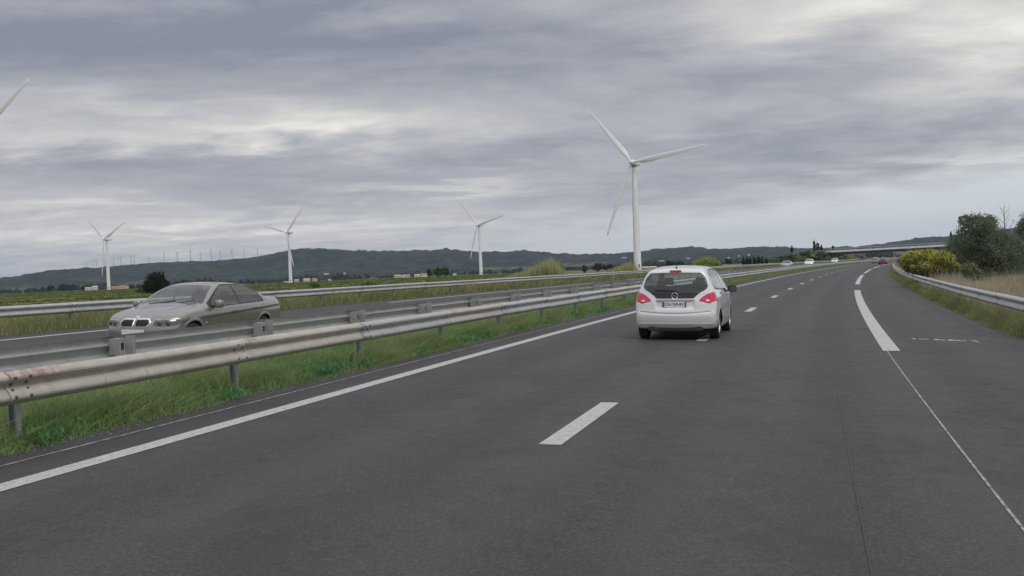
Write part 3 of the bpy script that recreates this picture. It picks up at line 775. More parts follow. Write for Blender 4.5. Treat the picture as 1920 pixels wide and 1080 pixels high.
def build_car(name, spec, M, paint_m, label, group=None, cell=.014, detail=True):
    sh = Shape(spec); V, F_ = sh.surface(cell); Lh = spec['L'] / 2
    root = empty(name, M @ Matrix.Identity(4)); tag(root, label, 'car', group)
    off = Matrix.Translation((-Lh, 0, 0))
    tol = cell * .62
    regs = spec['regions']           # (part name, kind, polygon, material)
    # snapping of the outlines
    N = np.zeros_like(V); e1 = V[F_[:, 2]] - V[F_[:, 0]]; e2 = V[F_[:, 3]] - V[F_[:, 1]]; fn_ = np.cross(e1, e2)
    for k in range(4): np.add.at(N, F_[:, k], fn_)
    N /= np.linalg.norm(N, axis=1)[:, None] + 1e-9
    if (N[np.argmax(V[:, 2])][2]) < 0: N = -N
    ay = np.abs(V[:, 1])
    def domain(kind, V, N):
        ay = np.abs(V[:, 1])
        if kind == 'side': return (np.abs(N[:, 1]) > .42) & (ay > .3)
        if kind == 'back': return (N[:, 0] < -.30) & (V[:, 0] < spec['L'] * .35)
        if kind == 'backwrap': return (V[:, 0] < spec.get('wrap', .34))
        if kind == 'frontwrap': return (V[:, 0] > spec['L'] - spec.get('wrapf', .62))
        if kind == 'front': return (N[:, 0] > .30) & (V[:, 0] > spec['L'] * .5)
        if kind == 'top': return (N[:, 2] > .25) & (V[:, 0] > spec['L'] * .4)
        if kind == 'topr': return (N[:, 2] > .25) & (V[:, 0] < spec['L'] * .4)
    for nm, kind, poly, mt in regs:
        dm = domain(kind, V, N)
        if kind == 'side':
            a, b = snap2(V[:, 0], V[:, 2], poly, tol); V[:, 0] = np.where(dm, a, V[:, 0]); V[:, 2] = np.where(dm, b, V[:, 2])
        elif kind in ('back', 'backwrap', 'frontwrap', 'front'):
            a, b = snap2(np.abs(V[:, 1]), V[:, 2], poly, tol); sg = np.sign(V[:, 1]); V[:, 1] = np.where(dm, a * sg, V[:, 1]); V[:, 2] = np.where(dm, b, V[:, 2])
    circ = []
    for ax in spec['axles']:
        cx, cz, R = ax, spec['R'], spec['RA']; d = np.hypot(V[:, 0] - cx, V[:, 2] - cz); m = (np.abs(d - R) < tol) & (ay > .45)
        V[:, 0] = np.where(m, cx + (V[:, 0] - cx) / d * R, V[:, 0]); V[:, 2] = np.where(m, cz + (V[:, 2] - cz) / d * R, V[:, 2])
    C = V[F_].mean(1); fn_ = np.cross(V[F_[:, 2]] - V[F_[:, 0]], V[F_[:, 3]] - V[F_[:, 1]]); fn_ /= np.linalg.norm(fn_, axis=1)[:, None] + 1e-9
    top = np.argmax(C[:, 2])
    if fn_[top][2] < 0: F_ = F_[:, ::-1]; fn_ = -fn_
    keep = np.ones(len(F_), bool)
    for ax in spec['axles']: keep &= ~((np.hypot(C[:, 0] - ax, C[:, 2] - spec['R']) < spec['RA']) & (np.abs(C[:, 1]) > .45))
    lab = np.zeros(len(F_), int)
    for i, (nm, kind, poly, mt) in enumerate(regs):
        dm = domain(kind, C, fn_)
        if kind == 'side': ins = in_poly(C[:, 0], C[:, 2], poly)
        elif kind in ('back', 'backwrap', 'frontwrap', 'front'): ins = in_poly(np.abs(C[:, 1]), C[:, 2], poly)
        else:
            x0, x1, marg = poly; hw = np.array(sh.W(C[:, 0], C[:, 2])); ins = (C[:, 0] > x0) & (C[:, 0] < x1) & (np.abs(C[:, 1]) < hw - marg)
        lab = np.where(dm & ins & (lab == 0 if mt != 'cut' else True), i + 1, lab)
    def sub(mask, nm, material, parent=root):
        f = F_[mask]
        if len(f) == 0: return None
        u, inv_ = np.unique(f.ravel(), return_inverse=True)
        return mesh(nm, V[u], inv_.reshape(-1, 4), material, parent, True, None, off)
    body = sub(keep & (lab == 0), 'body', paint_m)
    for i, (nm, kind, poly, mt) in enumerate(regs):
        mk_ = keep & (lab == i + 1)
        if kind == 'side' or nm in ('tail_lamp', 'headlight'):
            sub(mk_ & (C[:, 1] > 0), nm, mt); sub(mk_ & (C[:, 1] < 0), nm, mt)
        else: sub(mk_, nm, mt)
    for ax in spec['axles']:
        for sg in (1, -1):
            y = sg * (spec['track'] - .105)
            wheel(root, ax - Lh, y, spec['R'], .215, sg, spec.get('rim', 'ten')) if detail else \
                MB().lathe([(.01, -.1), (spec['R'] * .97, -.1), (spec['R'], -.06), (spec['R'], .06), (spec['R'] * .97, .1), (.01, .1)], 16, 'y').build('wheel', RUBBER, root, True, Matrix.Translation((ax - Lh, y, spec['R'])))
            w = MB(); R2 = spec['RA'] + .004; n = 18
            pts = [(math.cos(a) * R2, math.sin(a) * R2) for a in np.linspace(-.35, math.pi + .35, n)]
            Vv = [(p[0], yy, p[1]) for yy in (sg * .42, sg * (spec['track'] - .03)) for p in pts]
            w.add(Vv, [(k, k + 1, n + k + 1, n + k) for k in range(n - 1)] + [tuple(range(n))])
            w.build('wheel_well', WELL, root, True, Matrix.Translation((ax - Lh, 0, spec['R'])))
    grp = empty('cabin', off, root) if detail else None
    if detail:
        for (x, y, z, rear) in spec['seats']:
            m_ = MB(); w2 = .24 if not rear else .60
            m_.hexa([(x - .08, y - w2, .35), (x + .42, y - w2, .35), (x - .08, y + w2, .35), (x + .42, y + w2, .35), (x - .08, y - w2, .52), (x + .42, y - w2, .56), (x - .08, y + w2, .52), (x + .42, y + w2, .56)])
            m_.hexa([(x - .12, y - w2, .5), (x + .03, y - w2, .5), (x - .12, y + w2, .5), (x + .03, y + w2, .5), (x - .30, y - w2 * .85, z), (x - .20, y - w2 * .85, z), (x - .30, y + w2 * .85, z), (x - .20, y + w2 * .85, z)])
            hr = [y] if not rear else [y - .40, y + .40]
            for hy in hr: m_.hexa([(x - .31, hy - .12, z + .05), (x - .22, hy - .12, z + .05), (x - .31, hy + .12, z + .05), (x - .22, hy + .12, z + .05), (x - .32, hy - .10, z + .22), (x - .25, hy - .10, z + .22), (x - .32, hy + .10, z + .22), (x - .25, hy + .10, z + .22)])
            q = m_.build('seat', SEATM, root, False, off)
            bv = q.modifiers.new('bevel', 'BEVEL'); bv.width = .03; bv.segments = 2
        dsh = MB(); x0 = spec['dash']; dsh.hexa([(x0 - .35, -.66, .55), (x0 + .35, -.66, .55), (x0 - .35, .66, .55), (x0 + .35, .66, .55), (x0 - .25, -.64, spec['dash_z']), (x0 + .35, -.64, spec['dash_z'] - .03), (x0 - .25, .64, spec['dash_z']), (x0 + .35, .64, spec['dash_z'] - .03)])
        dsh.build('dashboard', SEATM, root, False, off)
        sw = MB(); sw.lathe([(.17, -.012), (.182, 0), (.17, .012), (.158, 0), (.17, -.012)], 24, 'x'); Mw = off @ Matrix.Translation((x0 - .45, .36, spec['dash_z'] - .06)) @ Matrix.Rotation(math.radians(-22), 4, 'Y')
        sw.build('steering_wheel', BLACKPL, root, True, Mw)
    if grp: bpy.data.objects.remove(grp)
    fl = MB(); fl.box(.6, spec['L'] - .7, -.62, .62, .17, .36); fl.build('underbody', WELL, root, False, off)
    return root, sh, off
def mirror_part(root, off, x, y, z, sg, paint_m, face_back=True):
    bm = bmesh.new(); bmesh.ops.create_uvsphere(bm, u_segments=20, v_segments=14, radius=1.0)
    for v in bm.verts:
        c = v.co; sq = lambda t: math.copysign(abs(t) ** .6, t)
        c.x, c.y, c.z = sq(c.x) * .075, sq(c.y) * .105, sq(c.z) * .085
        if c.x < -.03: c.x = -.035
        c.z -= .10 * abs(c.y) * 0; c.x -= .06 * (abs(c.y) / .12) ** 2 if c.x > 0 else 0
    me = bpy.data.meshes.new('wing_mirror'); bm.to_mesh(me); bm.free(); me.materials.append(paint_m); me.polygons.foreach_set('use_smooth', [True] * len(me.polygons))
    o = bpy.data.objects.new('wing_mirror', me); col.objects.link(o); o.parent = root; o.matrix_local = off @ Matrix.Translation((x, y + sg * .105, z))
    g_ = MB(); g_.box(-.040, -.036, -.082, .082, -.06, .06); g_.build('mirror_glass', GLASSD if face_back else CHROME, o)
    a = MB(); a.hexa([(-.03, -sg * .20, -.09), (.05, -sg * .20, -.09), (-.02, -sg * .04, -.06), (.03, -sg * .04, -.06), (-.03, -sg * .20, -.04), (.05, -sg * .20, -.04), (-.02, -sg * .04, -.02), (.03, -sg * .04, -.02)]); a.build('mirror_arm', BLACKPL, o)
    return o
def text_mesh(body, size, material, parent, M, name='lettering', ext=.0008):
    cu = bpy.data.curves.new(name, 'FONT'); cu.body = body; cu.size = size; cu.align_x = 'CENTER'; cu.align_y = 'CENTER'; cu.extrude = ext; cu.offset = size * .018
    o = bpy.data.objects.new(name, cu); col.objects.link(o)
    dg = bpy.context.evaluated_depsgraph_get(); me = bpy.data.meshes.new_from_object(o.evaluated_get(dg)); bpy.data.objects.remove(o)
    me.materials.clear(); me.materials.append(material)
    q = bpy.data.objects.new(name, me); col.objects.link(q); q.parent = parent; q.matrix_local = M; return q

# ---- white compact MPV
R_ = rounded
mpv_rearpoly = R_([(-.01, 1.475), (.55, 1.462), (.645, 1.36), (.705, 1.17), (.665, 1.10), (.55, 1.035), (-.01, 1.035)], .03)
MPV = dict(L=4.29, R=.318, RA=.362, axles=(.82, 3.44), track=.885, crown=.075, bow_r=.13, bow_f=.30, wrap=.36, k=30,
    h=[(-.3, 1.46), (.12, 1.50), (.35, 1.555), (.9, 1.605), (1.5, 1.625), (2.1, 1.615), (2.5, 1.57), (2.75, 1.46), (3.3, 1.14), (3.5, 1.05), (3.9, .955), (4.12, .84), (4.25, .70), (4.4, .55)],
    rear=[(.1, .12), (.26, .07), (.40, .015), (.53, 0.0), (.60, .012), (.66, .035), (.85, .055), (.90, .075), (1.04, .11), (1.2, .155), (1.45, .245), (1.50, .24), (1.56, .26), (1.7, .4)],
    front=[(.1, 4.15), (.3, 4.27), (.5, 4.29), (.7, 4.25), (.9, 4.1), (1.1, 3.9), (1.3, 3.8), (1.8, 3.6)],
    plan=[(-.3, .80), (0, .85), (.25, .895), (.8, .918), (2.1, .925), (3.3, .918), (3.8, .87), (4.1, .80), (4.3, .72)],
    sec=[(.1, .90), (.22, .945), (.35, .975), (.55, .99), (.72, 1.0), (.88, .99), (.97, .965), (1.04, .925), (1.20, .855), (1.38, .768), (1.48, .70), (1.56, .63), (1.7, .52)],
    zb=[(0, .255), (.45, .23), (.8, .19), (3.6, .18), (4.3, .24)],
    detail=lambda x, z: .008 * np.exp(-((z - .42 - .03 * np.sin(x * 1.3)) / .05) ** 2) - .012 * np.exp(-((z - .62) / .09) ** 2) * ((x > .9) & (x < 3.3)),
    tail=lambda y, z: .022 * np.exp(-((z - .575 - .05 * (y / .8) ** 2) / .014) ** 2) * (y < .76) - .012 * np.exp(-((z - .355) / .02) ** 2) + .035 * ((z > .66) & (z < .885)) * np.clip((.44 - y) / .05, 0, 1) * np.clip((.885 - z) / .04, 0, 1) * np.clip((z - .66) / .07, 0, 1),
    seats=[(2.0, .36, 1.12, False), (2.0, -.36, 1.12, False), (1.1, 0, 1.06, True)], dash=3.0, dash_z=1.02, rim='seven',
    regions=[('rear_window', 'back', mpv_rearpoly, GLASS),
             ('tailgate_trim', 'back', R_([(-.01, 1.035), (.55, 1.035), (.47, .975), (.40, .905), (-.01, .905)], .015), BLACKPL),
             ('tail_lamp', 'backwrap', R_([(1.0, 1.055), (.80, 1.045), (.665, .995), (.56, .915), (.505, .85), (.60, .825), (.72, .790), (.86, .845), (1.0, .86)], .02), REDLENS),
             ('side_window', 'side', R_([(.50, 1.20), (.66, 1.44), (1.08, 1.50), (1.08, 1.10), (.56, 1.13)], .03), GLASSD),
             ('side_window', 'side', R_([(1.13, 1.10), (1.13, 1.505), (2.02, 1.515), (2.02, 1.06)], .03), GLASSD),
             ('side_window', 'side', R_([(2.08, 1.515), (2.50, 1.47), (3.02, 1.19), (3.08, 1.02), (2.12, 1.00), (2.08, 1.02)], .03), GLASSD),
             ('window_frame', 'side', R_([(.44, 1.19), (.62, 1.465), (1.1, 1.528), (2.1, 1.54), (2.52, 1.495), (3.12, 1.18), (3.17, .99), (2.06, .975), (1.98, 1.04), (.54, 1.095)], .03), BLACKPL),
             ('windscreen', 'top', (2.60, 3.30, .085), GLASS),
             ('headlight', 'frontwrap', R_([(.50, .66), (.60, .62), (1.0, .66), (1.0, .84), (.80, .86), (.58, .76)], .02), CLEARL)])
WHITEP = paint('white_car_paint', (.72, .725, .73), .32, 0, 1.0, .28)
s_mpv, o_mpv = 22.55, -2.97
Mc = frame(s_mpv, o_mpv, 0, yaw=math.radians(0)) @ Matrix.Translation((4.29 / 2, 0, 0))
mpv, sh, off = build_car('mpv_car', MPV, Mc, WHITEP, 'white compact people carrier straddling the lane dashes ahead, seen from behind')
for sg in (1, -1): mirror_part(mpv, off, 3.02, sg * .875, 1.04, sg, BLACKPL)
# plate
px_ = rear_x(sh, 0, .79)
pm = off @ Matrix.Translation((px_ - .012, 0.01, .782)) @ Matrix.Rotation(math.radians(4), 4, 'Y')
pl = MB(); pl.box(-.006, .006, -.26, .26, -.058, .058); plate = pl.build('number_plate', PLATEW, mpv, False, pm)
for y0_, y1_ in ((.215, .258), (-.258, -.222)):
    b_ = MB(); b_.box(-.008, -.0065, y0_, y1_, -.055, .055); b_.build('plate_band', PLATEB, plate)
TM = Matrix(((0, 0, -1, -.0075), (-1, 0, 0, 0), (0, 1, 0, -.002), (0, 0, 0, 1)))
text_mesh('CH-769-BV', .088, INKM, plate, TM, 'plate_lettering')
# chrome strip, emblem ring with bolt, wiper, high brake lamp, antenna, door handles, exhaust
def rbar(nm, y0, y1, z0, z1, h, m, out=.012, n=14, depth=.02, parent=None):
    V = []
    for k in range(n + 1):
        y = y0 + (y1 - y0) * k / n; z = z0 + (z1 - z0) * k / n; x = rear_x(sh, y, z, 0)
        V += [(x - out, y, z - h / 2), (x - out, y, z + h / 2), (x - out + depth, y, z + h / 2), (x - out + depth, y, z - h / 2)]
    q = MB(); q.add(V, [(4 * k + a, 4 * k + (a + 1) % 4, 4 * k + 4 + (a + 1) % 4, 4 * k + 4 + a) for k in range(n) for a in range(4)] + [(0, 1, 2, 3), (4 * n, 4 * n + 3, 4 * n + 2, 4 * n + 1)])
    return q.build(nm, m, parent or mpv, False, off)
rbar('chrome_strip', -.385, .385, .885, .885, .030, SATIN, .014)
rbar('rear_wiper', -.02, .43, 1.072, 1.085, .022, BLACKPL, .03, depth=.012)
wb = MB(); wb.lathe([(.0, -.035), (.03, -.03), (.035, 0)], 14, 'x', (rear_x(sh, 0, 1.06), -.02, 1.06)); wb.build('wiper_pivot', BLACKPL, mpv, True, off)
rbar('high_brake_lamp', -.125, .125, 1.497, 1.497, .05, REDLENS, .012)
ex = rear_x(sh, .0, .965) - .012
em = empty('emblem', off @ Matrix.Translation((ex, 0, .965)), mpv)
e_ = MB(); e_.lathe([(.058, -.004), (.066, -.010), (.074, -.004), (.074, .012), (.058, .012), (.058, -.004)], 32, 'x'); e_.build('emblem_ring', CHROME, em, True)
e_ = MB(); e_.add([(-.006, y, z) for y, z in ((.066, .012), (-.012, .006), (.006, .018), (-.066, -.010), (.012, -.006), (-.006, -.018))], [(0, 1, 2), (3, 4, 5), (1, 5, 4, 2)])
e_ = MB(); z6 = [(.064, .016), (-.02, .014), (.004, -.002), (-.064, -.016), (.02, -.014), (-.004, .002)]
e_.add([(-.008, y, z) for y, z in z6] + [(0, y, z) for y, z in z6], [(0, 1, 2, 3, 4, 5), (6, 11, 10, 9, 8, 7)] + [(i, i + 6, (i + 1) % 6 + 6, (i + 1) % 6) for i in range(6)]); e_.build('emblem_bolt', CHROME, em)
an = MB(); an.tube([(.42, 0, 1.56), (.40, 0, 1.60)], [.022, .014], 10); an.tube([(.40, 0, 1.59), (.20, 0, 1.80)], [.005, .003], 6); an.build('antenna', BLACKPL, mpv, True, off)
rx = lambda y, z: rear_x(sh, y, z)
for sg in (1, -1):
    patch(sh, 'reversing_lamp', CLEARL, mpv, [(sg * .66, .848), (sg * .745, .838), (sg * .745, .872), (sg * .66, .880)], .005).matrix_local = off
    patch(sh, 'lamp_divider', REDDARK, mpv, [(sg * .735, .80), (sg * .747, .80), (sg * .740, 1.02), (sg * .728, 1.02)], .004).matrix_local = off
    h_ = MB(); 
    for hx_ in (1.30, 2.22):
        yy = side_y(sh, hx_ + .08, .93); h_.tube([(hx_, sg * (yy - .005), .925), (hx_ + .03, sg * (yy + .03), .93), (hx_ + .15, sg * (yy + .03), .93), (hx_ + .18, sg * (yy - .005), .93)], .012, 8)
        h_.build('door_handle', WHITEP, mpv, True, off); h_ = MB()
    gp_ = MB(); side_ribbon(gp_, sh, [(1.12, 1.08), (1.14, .80), (1.27, .55), (1.30, .36)], .010, .001, sg); side_ribbon(gp_, sh, [(2.05, 1.0), (2.04, .6), (2.06, .30)], .010, .001, sg); side_ribbon(gp_, sh, [(3.15, 1.0), (3.14, .8), (3.10, .30)], .010, .001, sg)
    gp_.build('door_gap', WELL, mpv, False, off)
dif = MB(); dif.hexa([(.09, -.60, .215), (.30, -.60, .20), (.09, .60, .215), (.30, .60, .20), (.10, -.56, .30), (.30, -.56, .33), (.10, .56, .30), (.30, .56, .33)]); dif.build('rear_valance', BLACKPL, mpv, False, off)
exh = MB(); exh.tube([(.04, .42, .23), (.35, .42, .24)], .028, 12); exh.build('exhaust_pipe', BLACKPL, mpv, True, off)

# ---- beige grey saloon
hood_crease = lambda x, y: np.where((x > 3.35), .012 * np.exp(-((y - (.34 + .16 * (4.5 - x))) / .045) ** 2) * np.clip((x - 3.35) / .2, 0, 1) - .012 * np.exp(-((y - 0) / .16) ** 2) * np.clip((x - 4.0) / .4, 0, 1) * 0, 0)
SALOON = dict(L=4.52, R=.322, RA=.355, axles=(.99, 3.75), track=.872, crown=.065, bow_r=.16, bow_f=.36, wrap=.16, wrapf=.62, k=30,
    h=[(-.3, .98), (.05, 1.06), (.45, 1.085), (.68, 1.095), (1.0, 1.235), (1.35, 1.375), (1.7, 1.42), (2.1, 1.435), (2.45, 1.41), (2.75, 1.315), (3.28, 1.025), (3.42, .985), (3.9, .915), (4.25, .83), (4.42, .76), (4.6, .66)],
    rear=[(.1, .14), (.3, .06), (.5, 0), (.62, .015), (.8, .05), (1.0, .05), (1.08, .04), (1.2, .3), (1.6, .5)],
    front=[(.1, 4.40), (.22, 4.47), (.42, 4.52), (.55, 4.515), (.70, 4.47), (.80, 4.40), (.95, 4.2), (1.6, 3.9)],
    plan=[(-.3, .80), (0, .84), (.3, .885), (1.0, .91), (2.2, .91), (3.7, .905), (4.1, .86), (4.35, .80), (4.55, .70)],
    sec=[(.1, .91), (.2, .95), (.33, .985), (.48, .985), (.62, .992), (.76, 1.0), (.86, .985), (.93, .955), (.985, .905), (1.1, .845), (1.25, .765), (1.34, .69), (1.42, .60), (1.6, .5)],
    zb=[(0, .28), (.5, .22), (.9, .18), (3.8, .17), (4.52, .20)],
    detail=lambda x, z: .010 * np.tanh((z - (.715 + .045 * (3.6 - x))) / .016) * ((x > .25) & (x < 3.55)) + .012 * np.exp(-((z - .36) / .03) ** 2) * ((x > 1.2) & (x < 3.5)),
    hood=hood_crease,
    seats=[(2.05, .36, .98, False), (2.05, -.36, .98, False), (1.2, 0, .93, True)], dash=2.98, dash_z=.92, rim='ten',
    regions=[('windscreen', 'top', (2.56, 3.26, .085), GLASS), ('rear_window', 'topr', (.74, 1.36, .10), GLASSD),
             ('side_window', 'side', R_([(.98, 1.02), (1.10, 1.16), (1.38, 1.29), (1.72, 1.355), (1.96, 1.365), (1.96, .965), (1.02, .985)], .05), GLASSD),
             ('side_window', 'side', R_([(2.02, 1.365), (2.35, 1.355), (2.66, 1.245), (3.02, 1.04), (3.02, .935), (2.02, .955)], .04), GLASSD),
             ('window_frame', 'side', R_([(.92, 1.0), (1.06, 1.18), (1.36, 1.315), (1.7, 1.38), (2.35, 1.382), (2.69, 1.265), (3.20, 1.0), (3.20, .912), (2.0, .938), (.96, .965)], .04), BLACKPL),
             ('headlight', 'frontwrap', R_([(.395, .700), (.40, .610), (.46, .585), (.70, .590), (.86, .650), (.875, .715), (.74, .738), (.52, .728)], .015), LAMPIN),
             ('tail_lamp', 'backwrap', R_([(.46, .93), (.46, .80), (1.0, .78), (1.0, .94)], .02), REDLENS),
             ('lower_grille', 'front', R_([(-.01, .40), (.42, .40), (.46, .25), (-.01, .25)], .02), BLACKPL)])
BEIGEP = paint('beige_grey_paint', (.285, .262, .248), .26, .6, 1.0, .15)
Ms = frame(17.55, -12.95, 0, flip=True) @ Matrix.Translation((-4.52 / 2, 0, 0))
sal, sh2, off2 = build_car('saloon_car', SALOON, Ms, BEIGEP, 'beige grey four door saloon coming the other way behind the double guardrail')
for sg in (1, -1): mirror_part(sal, off2, 3.02, sg * .885, .985, sg, BEIGEP)
def fx(y, z, out=0.0): return rear_x(sh2, y, z, out, True)
KID = mat('grille_black', (.010, .010, .011), .4)
for sg in (1, -1):
    outl = R_([(sg * .035, .735), (sg * .27, .735), (sg * .335, .675), (sg * .27, .600), (sg * .05, .600), (sg * .032, .64)], .02, 3)
    sur = R_([(sg * .012, .760), (sg * .285, .760), (sg * .368, .675), (sg * .285, .575), (sg * .035, .575), (sg * .010, .62)], .02, 3)
    if sg < 0: outl = outl[::-1]; sur = sur[::-1]
    a_ = patch(sh2, 'grille_surround', SATIN, sal, sur, .010, True); a_.matrix_local = off2
    kb = patch(sh2, 'kidney_grille', KID, sal, outl, .014, True); kb.matrix_local = off2
    sl = MB()
    for k in range(7):
        y = sg * (.07 + k * .031); xx = fx(y, .67, .016); sl.box(xx, xx + .006, y - .003, y + .003, .612, .722)
    q = sl.build('grille_bars', mat('bar', (.05, .05, .05), .3, .6) if sg > 0 else bpy.data.materials['bar'], sal, False, off2); q['kind'] = 'stuff'
    for (cy, r) in ((.50, .048), (.645, .052)):
        l_ = MB(); xx = fx(sg * cy, .655, .002); l_.lathe([(r * 1.15, 0), (r * 1.15, .012), (r, .016), (r * .5, .020), (.001, .022)], 22, 'x', (xx - .004, sg * cy, .657)); l_.build('headlamp_projector', LAMPIN, sal, True, off2)
    lr = patch(sh2, 'headlamp_eyebrow', CLEARL, sal, ([(sg * .42, .712), (sg * .74, .722), (sg * .74, .732), (sg * .42, .727)] if sg > 0 else [(sg * .42, .712), (sg * .42, .727), (sg * .74, .732), (sg * .74, .722)]), .004, True); lr.matrix_local = off2
    fg = MB(); xx = fx(sg * .62, .33, 0); fg.lathe([(.055, 0), (.055, .01), (.04, .014), (.001, .016)], 20, 'x', (xx - .006, sg * .60, .33)); fg.build('fog_lamp', CLEARL, sal, True, off2)
    for hx_ in (1.28, 2.15):
        yy = side_y(sh2, hx_ + .08, .82 + (.0 if hx_ > 2 else .03)); zz = .815 if hx_ > 2 else .845; h_ = MB()
        h_.tube([(hx_, sg * (yy - .005), zz), (hx_ + .03, sg * (yy + .028), zz), (hx_ + .17, sg * (yy + .028), zz - .004), (hx_ + .2, sg * (yy - .005), zz - .005)], .013, 8); h_.build('door_handle', BEIGEP, sal, True, off2)
    gp_ = MB(); side_ribbon(gp_, sh2, [(1.0, .97), (1.12, .80), (1.32, .60), (1.36, .34)], .009, .001, sg); side_ribbon(gp_, sh2, [(1.99, .95), (2.0, .6), (2.02, .30)], .009, .001, sg); side_ribbon(gp_, sh2, [(3.19, .93), (3.22, .7), (3.16, .30)], .009, .001, sg)
    gp_.build('door_gap', WELL, sal, False, off2)
    ind = MB(); yy = side_y(sh2, 3.33, .62); ind.box(3.28, 3.38, sg * yy - .004, sg * yy + .004, .61, .628); ind.build('side_indicator', CLEARL, sal, False, off2)
em2 = empty('emblem', off2 @ Matrix.Translation((fx(0, .775) + .004, 0, .785)) @ Matrix.Rotation(math.radians(-50), 4, 'Y'), sal)
e_ = MB(); e_.lathe([(.030, .0), (.030, .006), (.041, .006), (.041, -.01)], 28, 'x'); e_.build('emblem_ring', SATIN, em2, True)
for k, mm in enumerate((PLATEB, PLATEW, PLATEB, PLATEW)):
    a0 = k * math.pi / 2; e_ = MB(); e_.add([(.004, 0, 0)] + [(.004, math.cos(a0 + t * math.pi / 2) * .031, math.sin(a0 + t * math.pi / 2) * .031) for t in np.linspace(0, 1, 7)], [tuple(range(8))]); e_.build('emblem_quadrant', mm, em2)
pf = MB(); xx = fx(0, .48) + .006; pf.box(xx, xx + .012, -.26, .26, .43, .54); pf.build('number_plate', PLATEW, sal, False, off2)
wl = MB()
for y0 in (-.05, .42): wl.tube([(3.30, y0 - .45, 1.005), (3.27, y0, 1.045), (3.22, y0 + .15, 1.07)], .009, 6)
wl.build('wiper', BLACKPL, sal, True, off2)

# ---- distant cars (same shape family, coarse)
def far_car(name, s, o, flip, pm_, label, spec=MPV, group=None, yaw=0):
    sp_ = dict(spec); r_ = [t for t in spec['regions'] if t[0] not in ('tailgate_trim',)]; sp_['regions'] = r_
    Mx = frame(s, o, 0, flip=flip, yaw=yaw)
    return build_car(name, sp_, Mx, pm_, label, group, cell=.045, detail=False)
SILVERP = paint('silver_paint', (.36, .37, .38), .35, .5); REDP = paint('dark_red_paint', (.11, .018, .03), .45); PINKP = paint('pale_rose_paint', (.30, .24, .26), .4)
LIGHTP = paint('light_grey_paint', (.62, .63, .65), .35, .1)
# far cars: find the place along the carriageway that lies in the given direction
def s_for(px, o):
    ss = np.arange(60, 500, .5); q = P(ss, np.full_like(ss, o)); a = np.arctan2(q[:, 0], q[:, 1]); return float(ss[np.argmin(abs(a - _az(px)))])
far_car('far_car', s_for(1477, -13.6), -13.6, True, SILVERP, 'silver grey car far off on the opposite carriageway, leftmost of three', SALOON, 'cars far along the opposite carriageway')
far_car('far_car', s_for(1519, -13.4), -13.4, True, WHITEP, 'white car far off on the opposite carriageway, middle one of three', MPV, 'cars far along the opposite carriageway')
far_car('far_car', s_for(1567, -15.5), -15.5, True, LIGHTP, 'pale car far off on the opposite carriageway, nearest to the overpass', MPV, 'cars far along the opposite carriageway')
far_car('far_car', 262, .2, False, REDP, 'dark red car far ahead beside the yellow broom bush', MPV)
far_car('far_car', 300, -3.6, False, PINKP, 'pale rosy car far ahead, just left of the dark red car', MPV)

# ------------------------------------------------------------------ vegetation
def veg_mat(name, cols, transl=.42, rough=.75):
    """colour comes from the per-blade 'tint' attribute plus low frequency patches"""
    m = bpy.data.materials.new(name); m.use_nodes = True; T = NT(m.node_tree); T.nt.nodes.clear()
    at = T.n('ShaderNodeAttribute', attribute_name='tint').outputs['Fac']
    p = pos(T, False); n = T.noise(p, .9, 3, .6)
    f = T.m('ADD', T.m('MULTIPLY', at, .62), T.m('MULTIPLY', n, .38))
    c = T.ramp(f, [(i / (len(cols) - 1) * .7 + .15, q) for i, q in enumerate(cols)])
    d = T.n('ShaderNodeBsdfPrincipled'); T.L.new(c, d.inputs['Base Color']); d.inputs['Roughness'].default_value = rough; d.inputs['Specular IOR Level'].default_value = .2
    tr = T.n('ShaderNodeBsdfTranslucent'); T.L.new(c, tr.inputs[0])
    mx_ = T.n('ShaderNodeMixShader'); mx_.inputs[0].default_value = transl; T.L.new(d.outputs[0], mx_.inputs[1]); T.L.new(tr.outputs[0], mx_.inputs[2])
    T.L.new(mx_.outputs[0], T.n('ShaderNodeOutputMaterial').inputs[0]); return m
G_MED = veg_mat('median_grass', [(.11, .21, .075), (.17, .30, .11), (.25, .36, .14), (.33, .37, .17), (.48, .45, .30)])
G_WEED = veg_mat('weed_leaf', [(.075, .18, .075), (.12, .27, .11), (.18, .32, .13)])
G_VERGE = veg_mat('verge_grass', [(.11, .14, .05), (.19, .22, .08), (.26, .28, .12), (.35, .34, .18), (.45, .42, .27)])
G_DRY = veg_mat('dry_grass', [(.14, .17, .07), (.28, .26, .16), (.44, .38, .28), (.54, .46, .36), (.62, .54, .44)])
G_REED = veg_mat('reed_leaf', [(.18, .22, .08), (.32, .35, .15), (.42, .44, .22), (.52, .52, .32)])
L_DARK = veg_mat('dark_olive_leaf', [(.095, .125, .085), (.155, .195, .13), (.22, .26, .18), (.30, .32, .24)], .45)
L_MID = veg_mat('mid_green_leaf', [(.040, .065, .024), (.070, .105, .036), (.105, .14, .05)], .25)
L_BRIGHT = veg_mat('bright_bush_leaf', [(.17, .22, .06), (.28, .35, .09), (.38, .43, .14)], .3)
L_YEL = veg_mat('broom_flower', [(.34, .33, .07), (.54, .51, .10), (.64, .60, .14), (.70, .67, .28)], .25)
L_BROOM = veg_mat('broom_stem', [(.06, .08, .03), (.11, .125, .05), (.16, .165, .07)], .2)
L_CYP = veg_mat('cypress_leaf', [(.010, .018, .010), (.018, .030, .015), (.03, .045, .022)], .1)
L_FAR = veg_mat('far_tree_leaf', [(.018, .030, .014), (.030, .045, .020), (.05, .068, .030)], .1)
L_PALE = veg_mat('pale_shrub_leaf', [(.10, .13, .07), (.17, .20, .11), (.24, .27, .16)], .25)
BARK = varied('bark', (.05, .042, .034), (.11, .095, .08), 6, .9, bd=.02)
